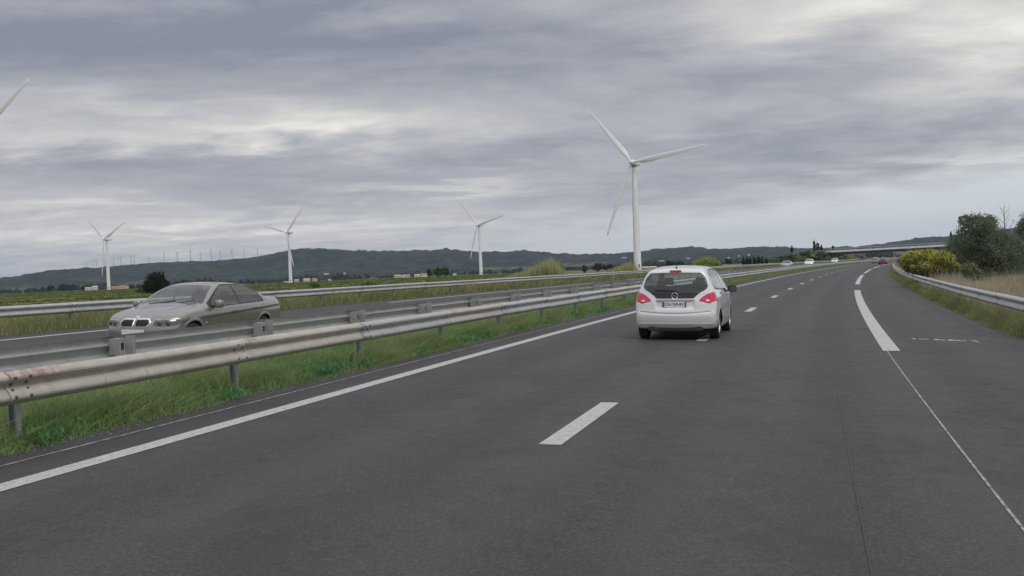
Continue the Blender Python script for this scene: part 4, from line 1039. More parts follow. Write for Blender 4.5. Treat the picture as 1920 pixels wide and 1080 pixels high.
def set_tint(o, t, per):
    a = o.data.attributes.new('tint', 'FLOAT', 'POINT'); a.data.foreach_set('value', np.repeat(t, per).astype(np.float32))
def blades(name, base, hgt, wid, material, lean=.35, label=None, cat=None, tint=None, bendseg=True, parent=None):
    N = len(base); az_ = rng.uniform(0, 2 * np.pi, N); d = np.stack([np.cos(az_), np.sin(az_), 0 * az_], 1)
    la = rng.uniform(0, 2 * np.pi, N); ln = np.abs(rng.normal(0, lean, N)) * hgt
    lv = np.stack([np.cos(la) * ln, np.sin(la) * ln, 0 * la], 1); upz = np.stack([0 * hgt, 0 * hgt, hgt], 1); w = (d * wid[:, None] / 2)
    if bendseg:
        m1 = base + upz * .55 + lv * .3; V = np.stack([base - w, base + w, m1 + w * .8, m1 - w * .8, base + upz + lv], 1).reshape(-1, 3)
        k = np.arange(N)[:, None] * 5; F_ = np.concatenate([k + [[0, 1, 2]], k + [[0, 2, 3]], k + [[3, 2, 4]]], 0); per = 5
    else:
        V = np.stack([base - w, base + w, base + upz + lv], 1).reshape(-1, 3); F_ = np.arange(N * 3).reshape(N, 3); per = 3
    o = mesh(name, V, F_, material, parent, False); set_tint(o, rng.uniform(0, 1, N) if tint is None else tint, per)
    o['kind'] = 'stuff'
    return tag(o, label, cat)
def clump_noise(s, o, sc=1.0):
    return .5 + .25 * (np.sin(s * 1.9 * sc + 2 * np.sin(o * 1.3 * sc)) + np.sin(s * .63 * sc + o * 2.1 * sc + 1.3 * np.sin(s * .31)))
def scatter(dens_segs, o0, o1):
    S_, O_ = [], []
    for s0, s1, dn in dens_segs:
        n = int((s1 - s0) * (o1 - o0) * dn); S_.append(rng.uniform(s0, s1, n)); O_.append(rng.uniform(o0, o1, n))
    return np.concatenate(S_), np.concatenate(O_)
def grass_patch(name, segs, o0, o1, h, w, material, label, cat='grass', lean=.35, sc=1.0, keep=None, far_w=True):
    S_, O_ = scatter(segs, o0, o1); cn = clump_noise(S_, O_, sc)
    m = rng.uniform(0, 1, len(S_)) < (.35 + .9 * cn)
    if keep is not None: m &= keep(S_, O_)
    S_, O_, cn = S_[m], O_[m], cn[m]
    # irregular ragged edges
    base = P(S_, O_, -.03); hh_ = rng.uniform(h[0], h[1], len(S_)) * (.55 + .9 * cn) * np.where(rng.uniform(0, 1, len(S_)) < .06, 1.5, 1.0)
    edge = np.clip(np.minimum(O_ - o0, o1 - O_) / .30, .30, 1); hh_ *= edge
    ww = rng.uniform(w[0], w[1], len(S_)) * (1 + np.clip(S_ - 25, 0, 400) / 28.0 if far_w else 1)
    t = np.clip(.45 * cn + rng.normal(.28, .20, len(S_)), 0, 1)
    return blades(name, base, hh_, ww, material, lean, label, cat, t, bendseg=False if len(S_) > 260000 else True)
grass_patch('median_grass', [(3, 26, 1700), (26, 50, 800), (50, 110, 260), (110, 260, 70), (260, 600, 14)], -10.85, -7.20, (.16, .34), (.009, .018), G_MED, 'fresh green grass and weeds growing in the strip between the two median guardrails', lean=1.3)
grass_patch('edge_litter', [(3, 60, 420), (60, 130, 90)], -7.46, -7.16, (.03, .10), (.008, .016), G_DRY, 'thin brownish fringe of dead grass along the asphalt edge of the median', 'grass', lean=1.4)
grass_patch('tall_tufts', [(3, 60, 260), (60, 120, 90)], -7.85, -7.24, (.26, .46), (.006, .012), G_MED, 'taller grass growing round the posts of the nearest guardrail', lean=.5, sc=.7)
# broad leaved weeds in the median, low rosettes
S_, O_ = scatter([(4, 45, 26)], -10.3, -7.3); cn = clump_noise(S_ + 3, O_ * 1.4); m = cn > .48; S_, O_ = S_[m], O_[m]
rep = 26; b = np.repeat(P(S_, O_, -.01), rep, 0) + rng.normal(0, .10, (len(S_) * rep, 3)) * [1, 1, 0]
b[:, 2] += rng.uniform(0, .12, len(b))
blades('median_weeds', b, rng.uniform(.03, .10, len(b)), rng.uniform(.02, .05, len(b)), G_WEED, 1.1, 'low broad leaved green weeds between the grass of the central strip', 'weeds', np.clip(np.repeat(rng.uniform(0, 1, len(S_)), rep) + rng.normal(0, .1, len(b)), 0, 1))
# dry stalks
grass_patch('dry_stalks', [(4, 45, 26), (45, 130, 8)], -10.6, -7.28, (.2, .42), (.004, .007), G_DRY, 'thin straw coloured stalks standing in the central grass strip', 'grass', lean=.25)
grass_patch('far_verge_grass', [(6, 60, 230), (60, 150, 100), (150, 320, 30), (320, 600, 8)], -24.6, -21.05, (.22, .50), (.012, .024), G_VERGE, 'tall yellowish green grass around the far guardrail beyond the opposite carriageway', lean=.6, sc=.6)
grass_patch('field_edge_grass', [(20, 120, 34), (120, 320, 12), (320, 600, 4)], -44, -24.4, (.25, .6), (.03, .06), G_VERGE, 'rough green grass sloping from the far guardrail down to the fields', lean=.7, sc=.35)
grass_patch('right_verge_grass', [(8, 50, 1100), (50, 110, 420), (110, 240, 90)], 3.92, 5.1, (.16, .40), (.006, .012), G_VERGE, 'green grass fringe under the right hand guardrail at the asphalt edge', lean=.7)
grass_patch('green_tufts', [(14, 110, 70)], 4.9, 13.0, (.3, .6), (.008, .016), G_VERGE, 'scattered green tufts among the dry grass at the right', 'grass', lean=.4, sc=.8)
grass_patch('dry_grass', [(14, 60, 620), (60, 120, 230), (120, 260, 60)], 4.75, 13.5, (.34, .68), (.007, .012), G_DRY, 'tall straw coloured dry grass behind the right hand guardrail', lean=.42, sc=.5)
grass_patch('dry_grass_beyond', [(30, 120, 60), (120, 300, 16)], 13.5, 34, (.4, .8), (.02, .04), G_DRY, 'patchy dry grass further right among the shrubs', lean=.25, sc=.3)

# loose grit along the asphalt edges
def grit(name, o0, o1, n, label):
    s_ = rng.uniform(4, 60, n) ** 1.0; o_ = rng.uniform(o0, o1, n); c = P(s_, o_, .004); r = rng.uniform(.004, .014, n)[:, None]
    a = rng.normal(size=(n, 3)) * .4
    V = np.stack([c + r * [1, 0, 0] , c + r * [-.5, .9, 0], c + r * [-.5, -.9, 0], c + r * (np.array([0, 0, 1.0]) + a * [1, 1, .3])], 1).reshape(-1, 3)
    k = np.arange(n)[:, None] * 4; F_ = np.concatenate([k + [[0, 1, 3]], k + [[1, 2, 3]], k + [[2, 0, 3]]], 0)
    q = mesh(name, V, F_, GRIT); q['kind'] = 'stuff'; tag(q, label, 'gravel')
GRIT = varied('grit', (.09, .085, .08), (.24, .225, .20), 40, .9, world=True)
grit('edge_gravel', -7.45, -7.05, 4200, 'loose grit and small stones along the median edge of the asphalt')
grit('verge_gravel', 3.7, 4.15, 3500, 'loose grit and small stones along the right edge of the hard shoulder')

def leaf_cloud(name, lobes, n, size, material, parent=None, local=None, shell=.55, flat=.6, kind=None, up=False):
    """leaf quads scattered through the volume of ellipsoid lobes (cx,cy,cz,rx,ry,rz); clumps make light and dark"""
    lob = np.array(lobes, float); vol = (lob[:, 3] * lob[:, 4] * lob[:, 5]) ** .67; pr = vol / vol.sum()
    nc = max(6, n // 26); li = rng.choice(len(lob), nc, p=pr)
    d = rng.normal(size=(nc, 3)); d /= np.linalg.norm(d, axis=1)[:, None]; r = (rng.uniform(shell ** 3, 1, nc)) ** (1 / 3) * rng.uniform(.86, 1.08, nc)
    cc = lob[li, :3] + d * r[:, None] * lob[li, 3:6]
    csz = np.mean(lob[li, 3:6], 1) * rng.uniform(.10, .22, nc)
    ct = np.clip(rng.normal(.5, .22, nc), 0, 1)
    k = rng.integers(0, nc, n); p = cc[k] + rng.normal(size=(n, 3)) * csz[k][:, None] * [1, 1, .8]
    a = rng.normal(size=(n, 3)); a /= np.linalg.norm(a, axis=1)[:, None]; b = np.cross(a, rng.normal(size=(n, 3))); b /= np.linalg.norm(b, axis=1)[:, None]
    if up: a = a * .35 + [0, 0, 1]; a /= np.linalg.norm(a, axis=1)[:, None]; b = np.cross(a, rng.normal(size=(n, 3))); b /= np.linalg.norm(b, axis=1)[:, None]
    s1 = size * rng.uniform(.6, 1.4, n)[:, None]; s2 = s1 * (flat if not up else .28)
    V = np.stack([p - a * s1 * .5, p + b * s2 * .5, p + a * s1 * .5, p - b * s2 * .5], 1).reshape(-1, 3)
    F_ = np.arange(n * 4).reshape(n, 4)
    o = mesh(name, V, F_, material, parent, False, None, local); set_tint(o, np.clip(ct[k] + rng.normal(0, .12, n), 0, 1), 4)
    if kind: o['kind'] = kind
    return o
def tree(name, base, H, W_, material, label, cat='tree', leaves=9000, size=.12, trunk=.12, lobes=None, trunk_h=.35, group=None, nlimb=6, ecc=1.0, seed=0):
    rs = np.random.default_rng(seed + 11); root = empty(name, Matrix.Translation(base)); tag(root, label, cat, group)
    if lobes is None:
        lobes = [(0, 0, H * .62, W_ * .34, W_ * .34, H * .34)]
        for k in range(7):
            a = rs.uniform(0, 6.28); rr = rs.uniform(.15, .33) * W_; z = rs.uniform(.35, .85) * H; q = rs.uniform(.16, .26)
            lobes.append((math.cos(a) * rr, math.sin(a) * rr, z, W_ * q, W_ * q, H * q * .8))
    t = MB(); r0 = trunk; top = H * .72
    t.tube([(0, 0, -.5), (0, 0, 0), (.03 * H, .01 * H, top * .4), (-.01 * H, .02 * H, top)], [r0 * 1.2, r0, r0 * .7, r0 * .2], 7); t.build('trunk', BARK, root, True)
    for k in range(nlimb):
        l = lobes[(k + 1) % len(lobes)]; z0 = H * rs.uniform(.12, .45); m = MB(); e = Vector(l[:3]); s_ = Vector((.02 * H, .01 * H, z0))
        m.tube([s_, s_.lerp(e, .5) + Vector((0, 0, .05 * H)), e], [r0 * .5, r0 * .3, r0 * .08], 5); m.build('limb', BARK, root, True)
    leaf_cloud('crown', lobes, leaves, size, material, root)
    return root
def ground_at(px, D, z=None):
    d = pix_dir(px, 500); k = D / math.hypot(d.x, d.y); x, y = d.x * k, d.y * k
    if z is None:
        i = int(np.argmin((_x - x) ** 2 + (_y - y) ** 2)); o = (x - _x[i]) * math.cos(_t[i]) - (y - _y[i]) * math.sin(_t[i])
        z = float(bank(o)) if abs(o) < 75 else GROUND_Z
        z = max(z, GROUND_Z)
    return Vector((x, y, z))
def lob_px(base, D, items):
    """lobes given as (photo x, photo y, half width px, half height px, depth offset m)"""
    out = []
    for x, y, rw, rh, dd in items:
        q = at_pixel(x, y, D + dd) - base; m = (D + dd) / F_PX; out.append((q.x, q.y, q.z, rw * m, rw * m, rh * m))
    return out
# big dark tree at the right with its neighbours
b = ground_at(1868, 60)
tree('olive_tree', b, 4.0, 4.2, L_DARK, 'large dark olive green tree behind the right guardrail, tallest on the right', leaves=44000, size=.085, trunk=.11, seed=1,
     lobes=lob_px(b, 60, [(1832, 424, 27, 20, 0), (1850, 448, 32, 22, .3), (1812, 452, 24, 22, -.2), (1868, 470, 40, 30, 0), (1835, 480, 30, 26, .4), (1875, 503, 34, 24, 0), (1856, 418, 13, 13, .5), (1812, 412, 12, 8, 0), (1898, 470, 24, 26, .5), (1880, 520, 26, 14, -.2)]), nlimb=8)
b = ground_at(1800, 72)
tree('oak_shrub', b, 3, 2.6, L_DARK, 'lower dark green tree between the yellow bush and the large tree', leaves=22000, size=.10, trunk=.08, seed=2,
     lobes=lob_px(b, 72, [(1790, 475, 20, 20, 0), (1805, 462, 20, 20, 0), (1812, 490, 24, 22, .3), (1782, 492, 14, 18, 0)]), nlimb=4)
b = ground_at(1935, 66)
tree('olive_tree', b, 4, 3, L_DARK, 'dark tree cut by the right edge of the view', leaves=24000, size=.095, trunk=.1, seed=3,
     lobes=lob_px(b, 66, [(1922, 432, 16, 18, 0), (1945, 425, 30, 24, 0), (1930, 462, 26, 26, .3), (1955, 485, 40, 36, 0), (1915, 488, 20, 22, .2)]), nlimb=4)
# bare sapling
b = ground_at(1886, 58); root = empty('bare_sapling', Matrix.Translation(b)); tag(root, 'bare leafless sapling rising behind the large dark tree', 'tree')
t = MB(); H_ = 4.15
t.tube([(0, 0, -.3), (0, 0, 1.5), (.03, 0, 3), (.0, 0, H_)], [.035, .028, .016, .006], 6); t.build('trunk', BARK, root, True)
for k in range(16):
    z0 = 2.2 + k * .12; a = k * 2.4; L_ = .75 - k * .03; m_ = MB()
    m_.tube([(0, 0, z0), (math.cos(a) * L_ * .5, math.sin(a) * L_ * .5, z0 + L_ * .55), (math.cos(a) * L_ * .75, math.sin(a) * L_ * .75, z0 + L_ * 1.15)], [.011, .007, .003], 4); m_.build('twig', BARK, root)
# yellow broom
def broom(name, px0, D, items, n, label, seed):
    b = ground_at(px0, D); root = empty(name, Matrix.Translation(b)); tag(root, label, 'bush'); lb = lob_px(b, D, items)
    leaf_cloud('foliage', lb, n, .11, L_BROOM, root, shell=.1, up=True)
    top = [(x, y, z + rz * .38, rx * .94, ry * .94, rz * .72) for x, y, z, rx, ry, rz in lb]
    o = leaf_cloud('flowers', top, int(n * .6), .060, L_YEL, root, shell=.9)
    me = o.data; co = np.empty(len(me.vertices) * 3, np.float32); me.vertices.foreach_get('co', co); co = co.reshape(-1, 4, 3)
    st = MB()
    for k in range(12):
        l = lb[k % len(lb)]; st.tube([(l[0] * .3, l[1] * .3, 0), (l[0], l[1], l[2])], [.03, .012], 5)
    st.build('stems', BARK, root)['kind'] = 'stuff'
broom('broom_bush', 1742, 65, [(1712, 490, 22, 15, 0), (1738, 488, 24, 16, .5), (1763, 494, 24, 18, 0), (1780, 506, 17, 16, 0), (1725, 505, 20, 12, -.4), (1752, 510, 26, 14, 0), (1704, 500, 12, 12, -.3)], 30000, 'broom bush in full yellow flower behind the curving right guardrail', 4)
broom('broom_bush', 1900, 66, [(1898, 516, 20, 12, 0), (1918, 508, 20, 14, 0), (1936, 514, 20, 14, 0)], 9000, 'duller broom bush with few yellow flowers at the right edge, below the dark trees', 5)
def shrub(name, px_, D, items, n, size, material, label, group=None, up=False):
    b = ground_at(px_, D); root = empty(name, Matrix.Translation(b)); tag(root, label, 'shrub', group)
    leaf_cloud('foliage', lob_px(b, D, items), n, size, material, root, shell=.2, up=up)
    m_ = MB(); m_.tube([(0, 0, -.2), (0, 0, .4)], [.03, .02], 5); m_.build('stem', BARK, root); return root
shrub('pale_shrub', 1820, 56, [(1818, 508, 13, 16, 0), (1830, 516, 12, 12, 0)], 5000, .07, L_PALE, 'pale grey green shrub in front of the dark trees, right of the yellow bush')
shrub('bright_bush', 1326, 215, [(1326, 494, 22, 10, 0), (1312, 497, 14, 7, 0), (1342, 497, 12, 7, 0)], 7000, .25, L_BRIGHT, 'bright yellow green round bush just above the white car roof to the right', up=False)
shrub('pale_shrub', 1500, 300, [(1500, 489, 11, 7, 0), (1506, 487, 8, 5, 0)], 1500, .3, L_PALE, 'pale shrub on the slope between the far silver and white cars')
shrub('field_shrub', 590, 190, [(588, 535, 10, 4, 0), (597, 536, 8, 3, 0)], 900, .16, L_MID, 'small green shrub in the field above the far guardrail, behind the saloon boot')
shrub('field_shrub', 692, 260, [(690, 533, 12, 4, 0), (702, 533, 8, 3, 0)], 900, .2, L_MID, 'low green shrub in the field right of the second turbine')
shrub('field_shrub', 262, 250, [(262, 546, 7, 5, 0)], 700, .2, L_MID, 'small light shrub at the foot of the round dark tree')
# dark tree by the saloon
b = ground_at(293, 280)
tree('evergreen_tree', b, 6, 6, L_CYP, 'round dark evergreen tree in the field behind the bonnet of the saloon', leaves=12000, size=.35, trunk=.25, seed=6, lobes=lob_px(b, 280, [(292, 526, 15, 14, 0), (288, 536, 17, 12, 0), (302, 534, 13, 13, 0), (280, 540, 12, 8, 0)]), nlimb=4)
def cypress(px_, D, topy, wpx, label, group=None, z=None, basey=None):
    b = ground_at(px_, D) if basey is None else at_pixel(px_, basey, D); H = at_pixel(px_, topy, D).z - b.z; w = wpx * D / F_PX / 2
    root = empty('cypress_tree', Matrix.Translation(b)); tag(root, label, 'cypress', group)
    t = MB(); t.tube([(0, 0, -.5), (0, 0, H * .5)], [.18, .06], 5); t.build('trunk', BARK, root)
    lb = [(0, 0, H * f, w * g_, w * g_, H * .13) for f, g_ in ((.12, .75), (.25, .95), (.40, 1.0), (.55, .9), (.70, .7), (.84, .42), (.93, .2))]
    leaf_cloud('crown', lb, 1500, .5, L_CYP, root, shell=.3, up=True); return root
cypress(305, 278, 508, 7, 'slim cypress rising from the right side of the round dark tree')
# embankment mound left of the overpass, with its trees
def mound():
    c0 = ground_at(1508, 470, GROUND_Z); c1 = ground_at(1572, 456, GROUND_Z)
    ax = (c1 - c0); L_ = ax.length; u = ax.normalized(); w = Vector((-u.y, u.x, 0)); V = []; na, nb = 40, 17
    for i in range(na):
        t = i / (na - 1); 
        for j in range(nb):
            q = (j / (nb - 1)) * 2 - 1; p_ = c0 + u * (t * (L_ + 22) - 20) + w * q * 19
            hh_ = 6.2 * min(1, max(0, t * 1.5)) ** .8 * max(0, 1 - max(0, (abs(q) - .22) / .78)) * (1 if t < .93 else max(0, (1 - t) / .07))
            hh_ += (fbm(p_.x, p_.y, .12, 4, 5) * .5) * min(1, hh_)
            V.append((p_.x, p_.y, GROUND_Z - .2 + hh_))
    i = np.arange(na * nb).reshape(na, nb)
    o = mesh('embankment', V, np.stack([i[:-1, :-1], i[1:, :-1], i[1:, 1:], i[:-1, 1:]], -1).reshape(-1, 4), VERGE, smooth=True); o['kind'] = 'structure'
mound()
CONC = varied('concrete', (.40, .40, .38), (.52, .51, .49), .8, .8); CONCL = varied('pale_parapet', (.62, .62, .61), (.74, .74, .73), .5, .6)
CONCD = varied('girder_steel', (.09, .10, .11), (.14, .15, .16), .7, .6)
A_, B_ = at_pixel(1556, 471.5, 452), at_pixel(1840, 456, 452); u_ = (B_ - A_); LB = u_.length; u_.normalize(); w_ = Vector((-u_.y, u_.x, 0)).normalized(); up_ = u_.cross(w_) * 1.0
if up_.z < 0: up_ = -up_
MBr = Matrix((u_, w_, up_)).transposed().to_4x4(); MBr.translation = A_
br = empty('overpass', MBr); tag(br, 'slim overpass bridge with pale parapet crossing the motorway in the distance', 'bridge')
m_ = MB(); m_.box(-.5, LB, -5.4, 5.4, -.62, -.30); m_.build('deck', CONC, br)
for y in (-5.5, 5.3):
    m_ = MB(); m_.box(-.6, LB + .1, y, y + .2, -.45, .22); m_.build('parapet', CONCL, br)
for y in (-3.9, -1.3, 1.3, 3.9):
    m_ = MB(); m_.box(-.4, LB, y - .3, y + .3, -1.55, -.62); m_.build('girder', CONCD, br)
for y in (-5.3, 5.2):
    m_ = MB(); m_.box(-.5, LB, y, y + .06, 1.00, 1.08)
    for k in range(int(LB / 2)): m_.box(k * 2, k * 2 + .06, y, y + .06, .28, 1.0)
    m_.build('railing', GALV, br)
for px_ in (1602, 1677, 1752):
    q = at_pixel(px_, 480, 452); t_ = (q - A_).dot(u_)
    for y in (-3, 0, 3):
        m_ = MB(); m_.lathe([(.38, -8.5), (.38, -1.9)], 12, 'z', (t_, y, 0)); m_.build('pier', CONC, br, True)
    m_ = MB(); m_.box(t_ - .5, t_ + .5, -4.6, 4.6, -1.95, -1.55); m_.build('pier_cap', CONC, br)
m_ = MB(); m_.box(-1.4, -.6, -5.6, 5.6, -6, .0); m_.build('abutment', CONC, br)

def round_tree(px_, D, topy, basey, wpx, material, label, group, n=1600, size=.5, seed=0):
    b = at_pixel(px_, basey, D); H = max(1.0, at_pixel(px_, topy, D).z - b.z); w = wpx * D / F_PX
    rs = np.random.default_rng(seed + 500)
    lb = [(0, 0, H * .48, w * .40, w * .40, H * .46)] + [(rs.uniform(-.34, .34) * w, rs.uniform(-.3, .3) * w, H * rs.uniform(.28, .72), w * rs.uniform(.14, .26), w * .2, H * rs.uniform(.18, .30)) for _ in range(6)]
    return tree('broadleaf_tree', b, H, w, material, label, 'tree', n, size, .15, lb, .3, group, 2, seed=seed)
MG = 'trees on the bank left of the overpass'
mt = [(1452, 484, 493, 24, 430), (1466, 481, 492, 24, 440), (1480, 477, 491, 24, 445), (1494, 474, 490, 24, 450), (1508, 470, 489, 26, 455), (1524, 469, 489, 26, 458), (1540, 468, 489, 26, 452), (1553, 472, 490, 22, 446), (1566, 477, 491, 20, 440), (1578, 480, 491, 18, 436),
      (1516, 480, 491, 22, 425), (1535, 482, 491, 20, 425), (1552, 482, 491, 18, 425), (1472, 485, 493, 20, 420), (1490, 483, 492, 20, 424)]
wd = ['leftmost', 'second from left', 'third from left', 'fourth from left', 'just left of the cypresses', 'just below the two tallest cypresses', 'right of the cypresses', 'next to the bridge end', 'under the bridge end', 'rightmost, below the deck', 'front row, behind the white far car', 'front row, middle', 'front row, right, near the pale far car', 'front row, leftmost', 'front row, second']
for i, (x, ty, by, w, D) in enumerate(mt):
    round_tree(x, D, ty, by, w, L_MID if i % 3 else L_DARK, 'leafy tree on the bank by the overpass, ' + wd[i], MG, 1700, .55, i)
for x, ty, by, w, lb_ in ((1485, 460, 474, 5, 'lone small cypress on the bank, well left of the tall pair'), (1527, 448, 471, 6, 'tallest slim cypress on the bank left of the overpass'), (1533.5, 452, 471, 6, 'second tallest cypress, touching the tallest one on its right'),
                          (1540, 458, 471, 4.5, 'shorter cypress right of the tall pair'), (1562, 460, 468, 3, 'tiny cypress just above the left end of the overpass'), (1784, 431, 462, 5, 'lone cypress on the skyline left of the large dark tree')):
    cypress(x, 470, ty, w, lb_, basey=by)
for k, (x, ty) in enumerate(((1394, 481), (1401, 478), (1407, 484), (1415, 482), (1423, 477), (1430, 480), (1437, 483))):
    cypress(x, 430, ty, 7, ['first', 'second', 'third', 'fourth', 'fifth', 'sixth', 'last'][k] + ' from the left in the dark cypress row right of the bright bush', 'dark cypress row beside the motorway')
# small trees under and beyond the bridge
for k, (x, ty, by, w) in enumerate(((1625, 482, 490, 26), (1655, 482, 489, 16), (1700, 478, 490, 22), (1720, 470, 486, 10), (1600, 484, 491, 16))):
    round_tree(x, 620, ty, by, w, L_FAR if k != 1 else L_PALE, 'small tree seen below the overpass deck, ' + ['left of the middle, wide', 'pale one by the middle pier', 'above the broom bush', 'narrow one right of the broom top', 'behind the left pier'][k], 'trees beyond the overpass', 900, .8, 40 + k)
# trees between fields and hills, countable ones
ft = [(96, 534, 546, 14, 1500), (118, 532, 545, 20, 1500), (132, 533, 545, 18, 1490), (155, 536, 545, 8, 1480), (246, 533, 543, 12, 1500), (262, 533, 543, 14, 1500), (805, 503, 519, 10, 420), (822, 499, 518, 22, 480), (836, 500, 518, 16, 500), (1120, 493, 508, 26, 700), (1140, 494, 508, 24, 700), (1160, 495, 507, 18, 690), (1255, 490, 502, 24, 700), (1275, 489, 501, 20, 720), (1096, 496, 511, 12, 420), (1366, 484, 495, 14, 800)]
fl_ = ['left of the barns', 'dark one in the clump left of the barns', 'right one in the clump left of the barns', 'small one beside the white barns', 'right of the orange roofed houses', 'between orange roofs and the round dark tree', 'brownish one by the pink houses', 'wide green one right of the pink houses', 'right neighbour of the wide green one', 'first of three dark ones left of the largest turbine', 'middle of three dark ones left of the largest turbine', 'third of three dark ones left of the largest turbine', 'behind the white car roof, left', 'behind the white car roof, right', 'small green one by the second reed patch', 'small one between bright bush and cypress row']
for k, (x, ty, by, w, D) in enumerate(ft):
    round_tree(x, D, ty, by, w, L_FAR if k not in (6, 7, 8, 14) else L_MID, 'distant tree on the plain, ' + fl_[k], 'distant trees on the plain', 1200, D / 800, 60 + k)
# far wooded belt at the foot of the hills: one mass
lb = []
for k in range(420):
    a = math.radians(rng.uniform(-29, 27)); D = rng.uniform(2000, 3200); w = rng.uniform(8, 22); h_ = rng.uniform(4, 9) * (.6 + .7 * (.5 + .5 * math.sin(a * 60)))
    lb.append((math.sin(a) * D, math.cos(a) * D, GROUND_Z + h_ * .4, w, w, h_))
q = leaf_cloud('distant_woods', lb, 42000, 5.0, L_FAR, shell=.2, flat=.8); q['kind'] = 'stuff'; tag(q, 'dark band of far woods and hedges at the foot of the hills', 'woods')
# reeds
def reeds(px0, px1, D, hfun, n, label):
    x = rng.uniform(px0, px1, n); dd = D + rng.uniform(-6, 6, n); d0 = np.array([tuple(ground_at(a, b)) for a, b in zip(x, dd)]); h_ = hfun(x) * rng.uniform(.45, 1.0, n)
    return blades('reed_clump', d0, h_, rng.uniform(.05, .12, n) * D / 130, G_REED, .22, label, 'reeds')
hf = lambda pts: (lambda x: np.interp(x, [p[0] for p in pts], [p[1] for p in pts]))
q = reeds(925, 1075, 128, hf([(925, .6), (955, 1.5), (985, 2.0), (1010, 2.6), (1030, 3.6), (1042, 3.0), (1058, 1.5), (1075, .8)]), 8000, 'tall pale yellow green reed clump behind the far guardrail, left of the largest turbine')
q = reeds(1098, 1212, 175, hf([(1098, .9), (1130, 1.5), (1160, 2.2), (1185, 3.0), (1196, 1.2), (1212, 1.4)]), 5000, 'lower reed patch round the foot of the largest turbine')
G_CROP = veg_mat('crop_leaf', [(.10, .14, .035), (.15, .18, .05), (.20, .22, .07)])
# cultivated rows in the field on the left
yy = []; 
for k in range(34):
    D0 = 118 + k * (9 + k * .9); n_ = 900; xr = rng.uniform(-.58, .02, n_); d_ = D0 + rng.normal(0, .5, n_) + 26 * (xr + .3); yy.append(np.stack([xr * d_, d_, np.full(n_, GROUND_Z)], 1)[rng.uniform(0, 1, n_) < .5 + .5 * np.sin(k * 1.7 + xr * 9)])
yy = np.concatenate(yy); yd = yy[:, 1]
blades('crop_rows', yy, rng.uniform(.12, .35, len(yy)) * (1 + yd / 900), rng.uniform(.5, 1.2, len(yy)) * (.6 + yd / 300), G_CROP, .5, 'long low green crop rows in the field beyond the far guardrail', 'crops')
# houses
ROOF = varied('tile_roof', (.30, .16, .12), (.40, .24, .18), .3, .9); ROOFP = varied('pale_roof', (.42, .36, .31), (.5, .44, .38), .3, .9)
WALLS = [varied('cream_wall', (.52, .46, .36), (.62, .56, .45), .2, .9), varied('pink_wall', (.50, .33, .26), (.58, .40, .32), .2, .9), varied('white_wall', (.50, .50, .49), (.60, .60, .58), .2, .8)]
WIN = mat('dark_window', (.03, .035, .04), .2)
from mathutils.bvhtree import BVHTree
_h = bpy.data.objects['hills'].data; bv = BVHTree.FromPolygons([v.co.copy() for v in _h.vertices], [tuple(p.vertices) for p in _h.polygons])
def house(px_, py, wpx, hpx, wall, roof, label, D=None, group=None, gable=True):
    if D is None:
        d = pix_dir(px_, py); hit = bv.ray_cast(Vector((0, 0, EYE)), d)
        if hit[0] is None: return
        b = hit[0]; D = math.hypot(b.x, b.y)
    else: b = at_pixel(px_, py, D); b.z = GROUND_Z
    m = D / F_PX; w, h_ = wpx * m * (1 if D < 2600 else .7), hpx * m * (1 if D < 2600 else .65); dp = w * .6; an = -math.atan2(b.x, b.y) + .25
    root = empty('house', Matrix.Translation(b) @ Matrix.Rotation(an, 4, 'Z')); tag(root, label, 'house', group)
    q = MB(); q.box(-w / 2, w / 2, -dp / 2, dp / 2, -3, h_ * .7); q.build('wall', wall, root)
    r = MB(); e = .3; V = [(-w / 2 - e, -dp / 2 - e, h_ * .70), (w / 2 + e, -dp / 2 - e, h_ * .70), (w / 2 + e, dp / 2 + e, h_ * .70), (-w / 2 - e, dp / 2 + e, h_ * .70), (-w / 2 - e, 0, h_), (w / 2 + e, 0, h_)]
    r.add(V, [(0, 1, 5, 4), (2, 3, 4, 5), (0, 4, 3), (1, 2, 5), (0, 3, 2, 1)]); r.build('roof', roof, root)
    for k in range(max(2, int(wpx / 4))):
        x = -w / 2 + w * (k + .5) / max(2, int(wpx / 4)); wn = MB(); wn.box(x - w * .04, x + w * .04, -dp / 2 - .06, -dp / 2 - .01, h_ * .25, h_ * .48); wn.build('window', WIN, root)
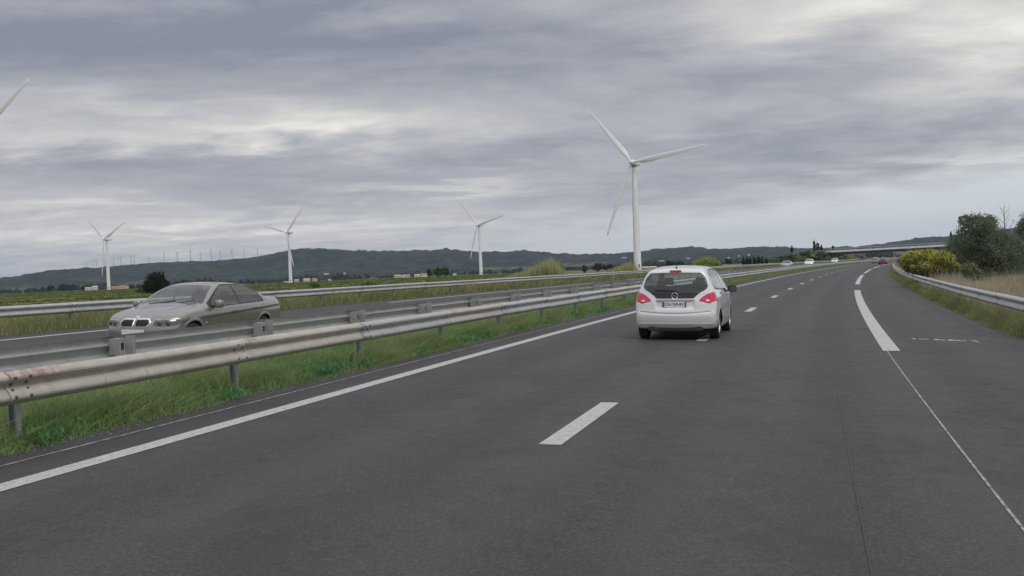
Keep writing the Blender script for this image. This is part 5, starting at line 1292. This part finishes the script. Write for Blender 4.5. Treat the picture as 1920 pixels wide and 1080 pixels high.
hs = [(163, 543, 14, 6, 2, 1, 1500, 'long white barn left of the leftmost turbine'), (178, 543, 9, 8, 2, 1, 1540, 'taller grey white barn beside the leftmost turbine'), (217, 542, 14, 6, 1, 0, 1500, 'orange roofed pink house just right of the leftmost turbine'), (230, 542, 10, 7, 1, 0, 1540, 'second orange roofed house right of the leftmost turbine'), (238, 542, 6, 6, 0, 0, 1480, 'pale ended small house, rightmost by the leftmost turbine'),
      (537, 529.5, 9, 3, 2, 1, 1300, 'low white building left of the tower behind the saloon roof'), (556, 528, 8, 5, 1, 1, 1700, 'pink house right of the second turbine tower'), (575, 528, 12, 6, 0, 1, 1750, 'wide cream house in the hamlet right of the second turbine'), (590, 527, 9, 6, 1, 0, 1720, 'red roofed house in the hamlet right of the second turbine'), (602, 524, 4, 5, 2, 1, None, 'tiny white house above the hamlet'),
      (618, 530, 4, 4, 2, 1, 1300, 'tiny white hut in the field right of the hamlet'), (646, 514, 6, 4, 2, 1, None, 'white house half way up the hill slope'), (612, 515, 12, 4, 2, 1, None, 'pale buildings on the slope above the hamlet'),
      (745, 515, 12, 6, 1, 1, 1700, 'pink house at the left of the middle village'), (762, 514, 12, 6, 1, 0, 1720, 'red roofed house in the middle village'), (782, 517, 10, 6, 0, 1, 1500, 'cream house in the middle village, front'), (795, 515, 12, 7, 0, 0, 1600, 'largest cream house of the middle village, rightmost'), (755, 520, 8, 5, 0, 1, 1450, 'small cream house in front of the middle village'),
      (852, 510, 6, 5, 2, 1, 2300, 'pale house left of the third turbine'), (888, 508, 9, 4, 2, 1, 2300, 'white shed touching the third turbine tower on its left'), (1052, 502, 5, 4, 2, 1, 2400, 'tiny white house right of the tall reeds'),
      (1217, 504, 25, 8, 0, 1, 560, 'cream farm building between the largest turbine and the white car'), (1170, 484, 12, 3, 2, 1, None, 'long pale building on the slope left of the largest turbine'), (1240, 490, 14, 3, 2, 1, None, 'pale industrial building right of the largest turbine'), (1290, 485, 8, 3, 2, 1, None, 'pale house on the hill above the white car'),
      (1366, 484, 6, 3, 2, 1, None, 'white house on the hill left of the cypress row'), (1404, 479, 5, 4, 2, 1, None, 'white house on the hill above the cypress row'), (1385, 481, 5, 3, 0, 1, None, 'cream house on the hill just left of the cypress row')]
for x, y, w, h_, wi, ri_, D, lb_ in hs: house(x, y, w, h_, WALLS[wi], ROOF if ri_ == 0 else ROOFP, lb_, D, 'houses of the far villages')

# ------------------------------------------------------------------ haze
def haze():
    m = bpy.data.materials.new('haze'); m.use_nodes = True; T = NT(m.node_tree); T.nt.nodes.clear()
    v_ = T.n('ShaderNodeVolumePrincipled'); v_.inputs['Color'].default_value = (.62, .78, 1.0, 1); v_.inputs['Density'].default_value = HAZE; v_.inputs['Anisotropy'].default_value = .1
    T.L.new(v_.outputs[0], T.n('ShaderNodeOutputMaterial').inputs['Volume'])
    q = MB(); q.box(-9600, 9600, -700, 12600, GROUND_Z - 14, 340); o = q.build('haze', m); o['kind'] = 'stuff'; tag(o, 'thin bluish haze over the whole plain', 'haze'); o.hide_select = False
HAZE = 5e-5
haze()
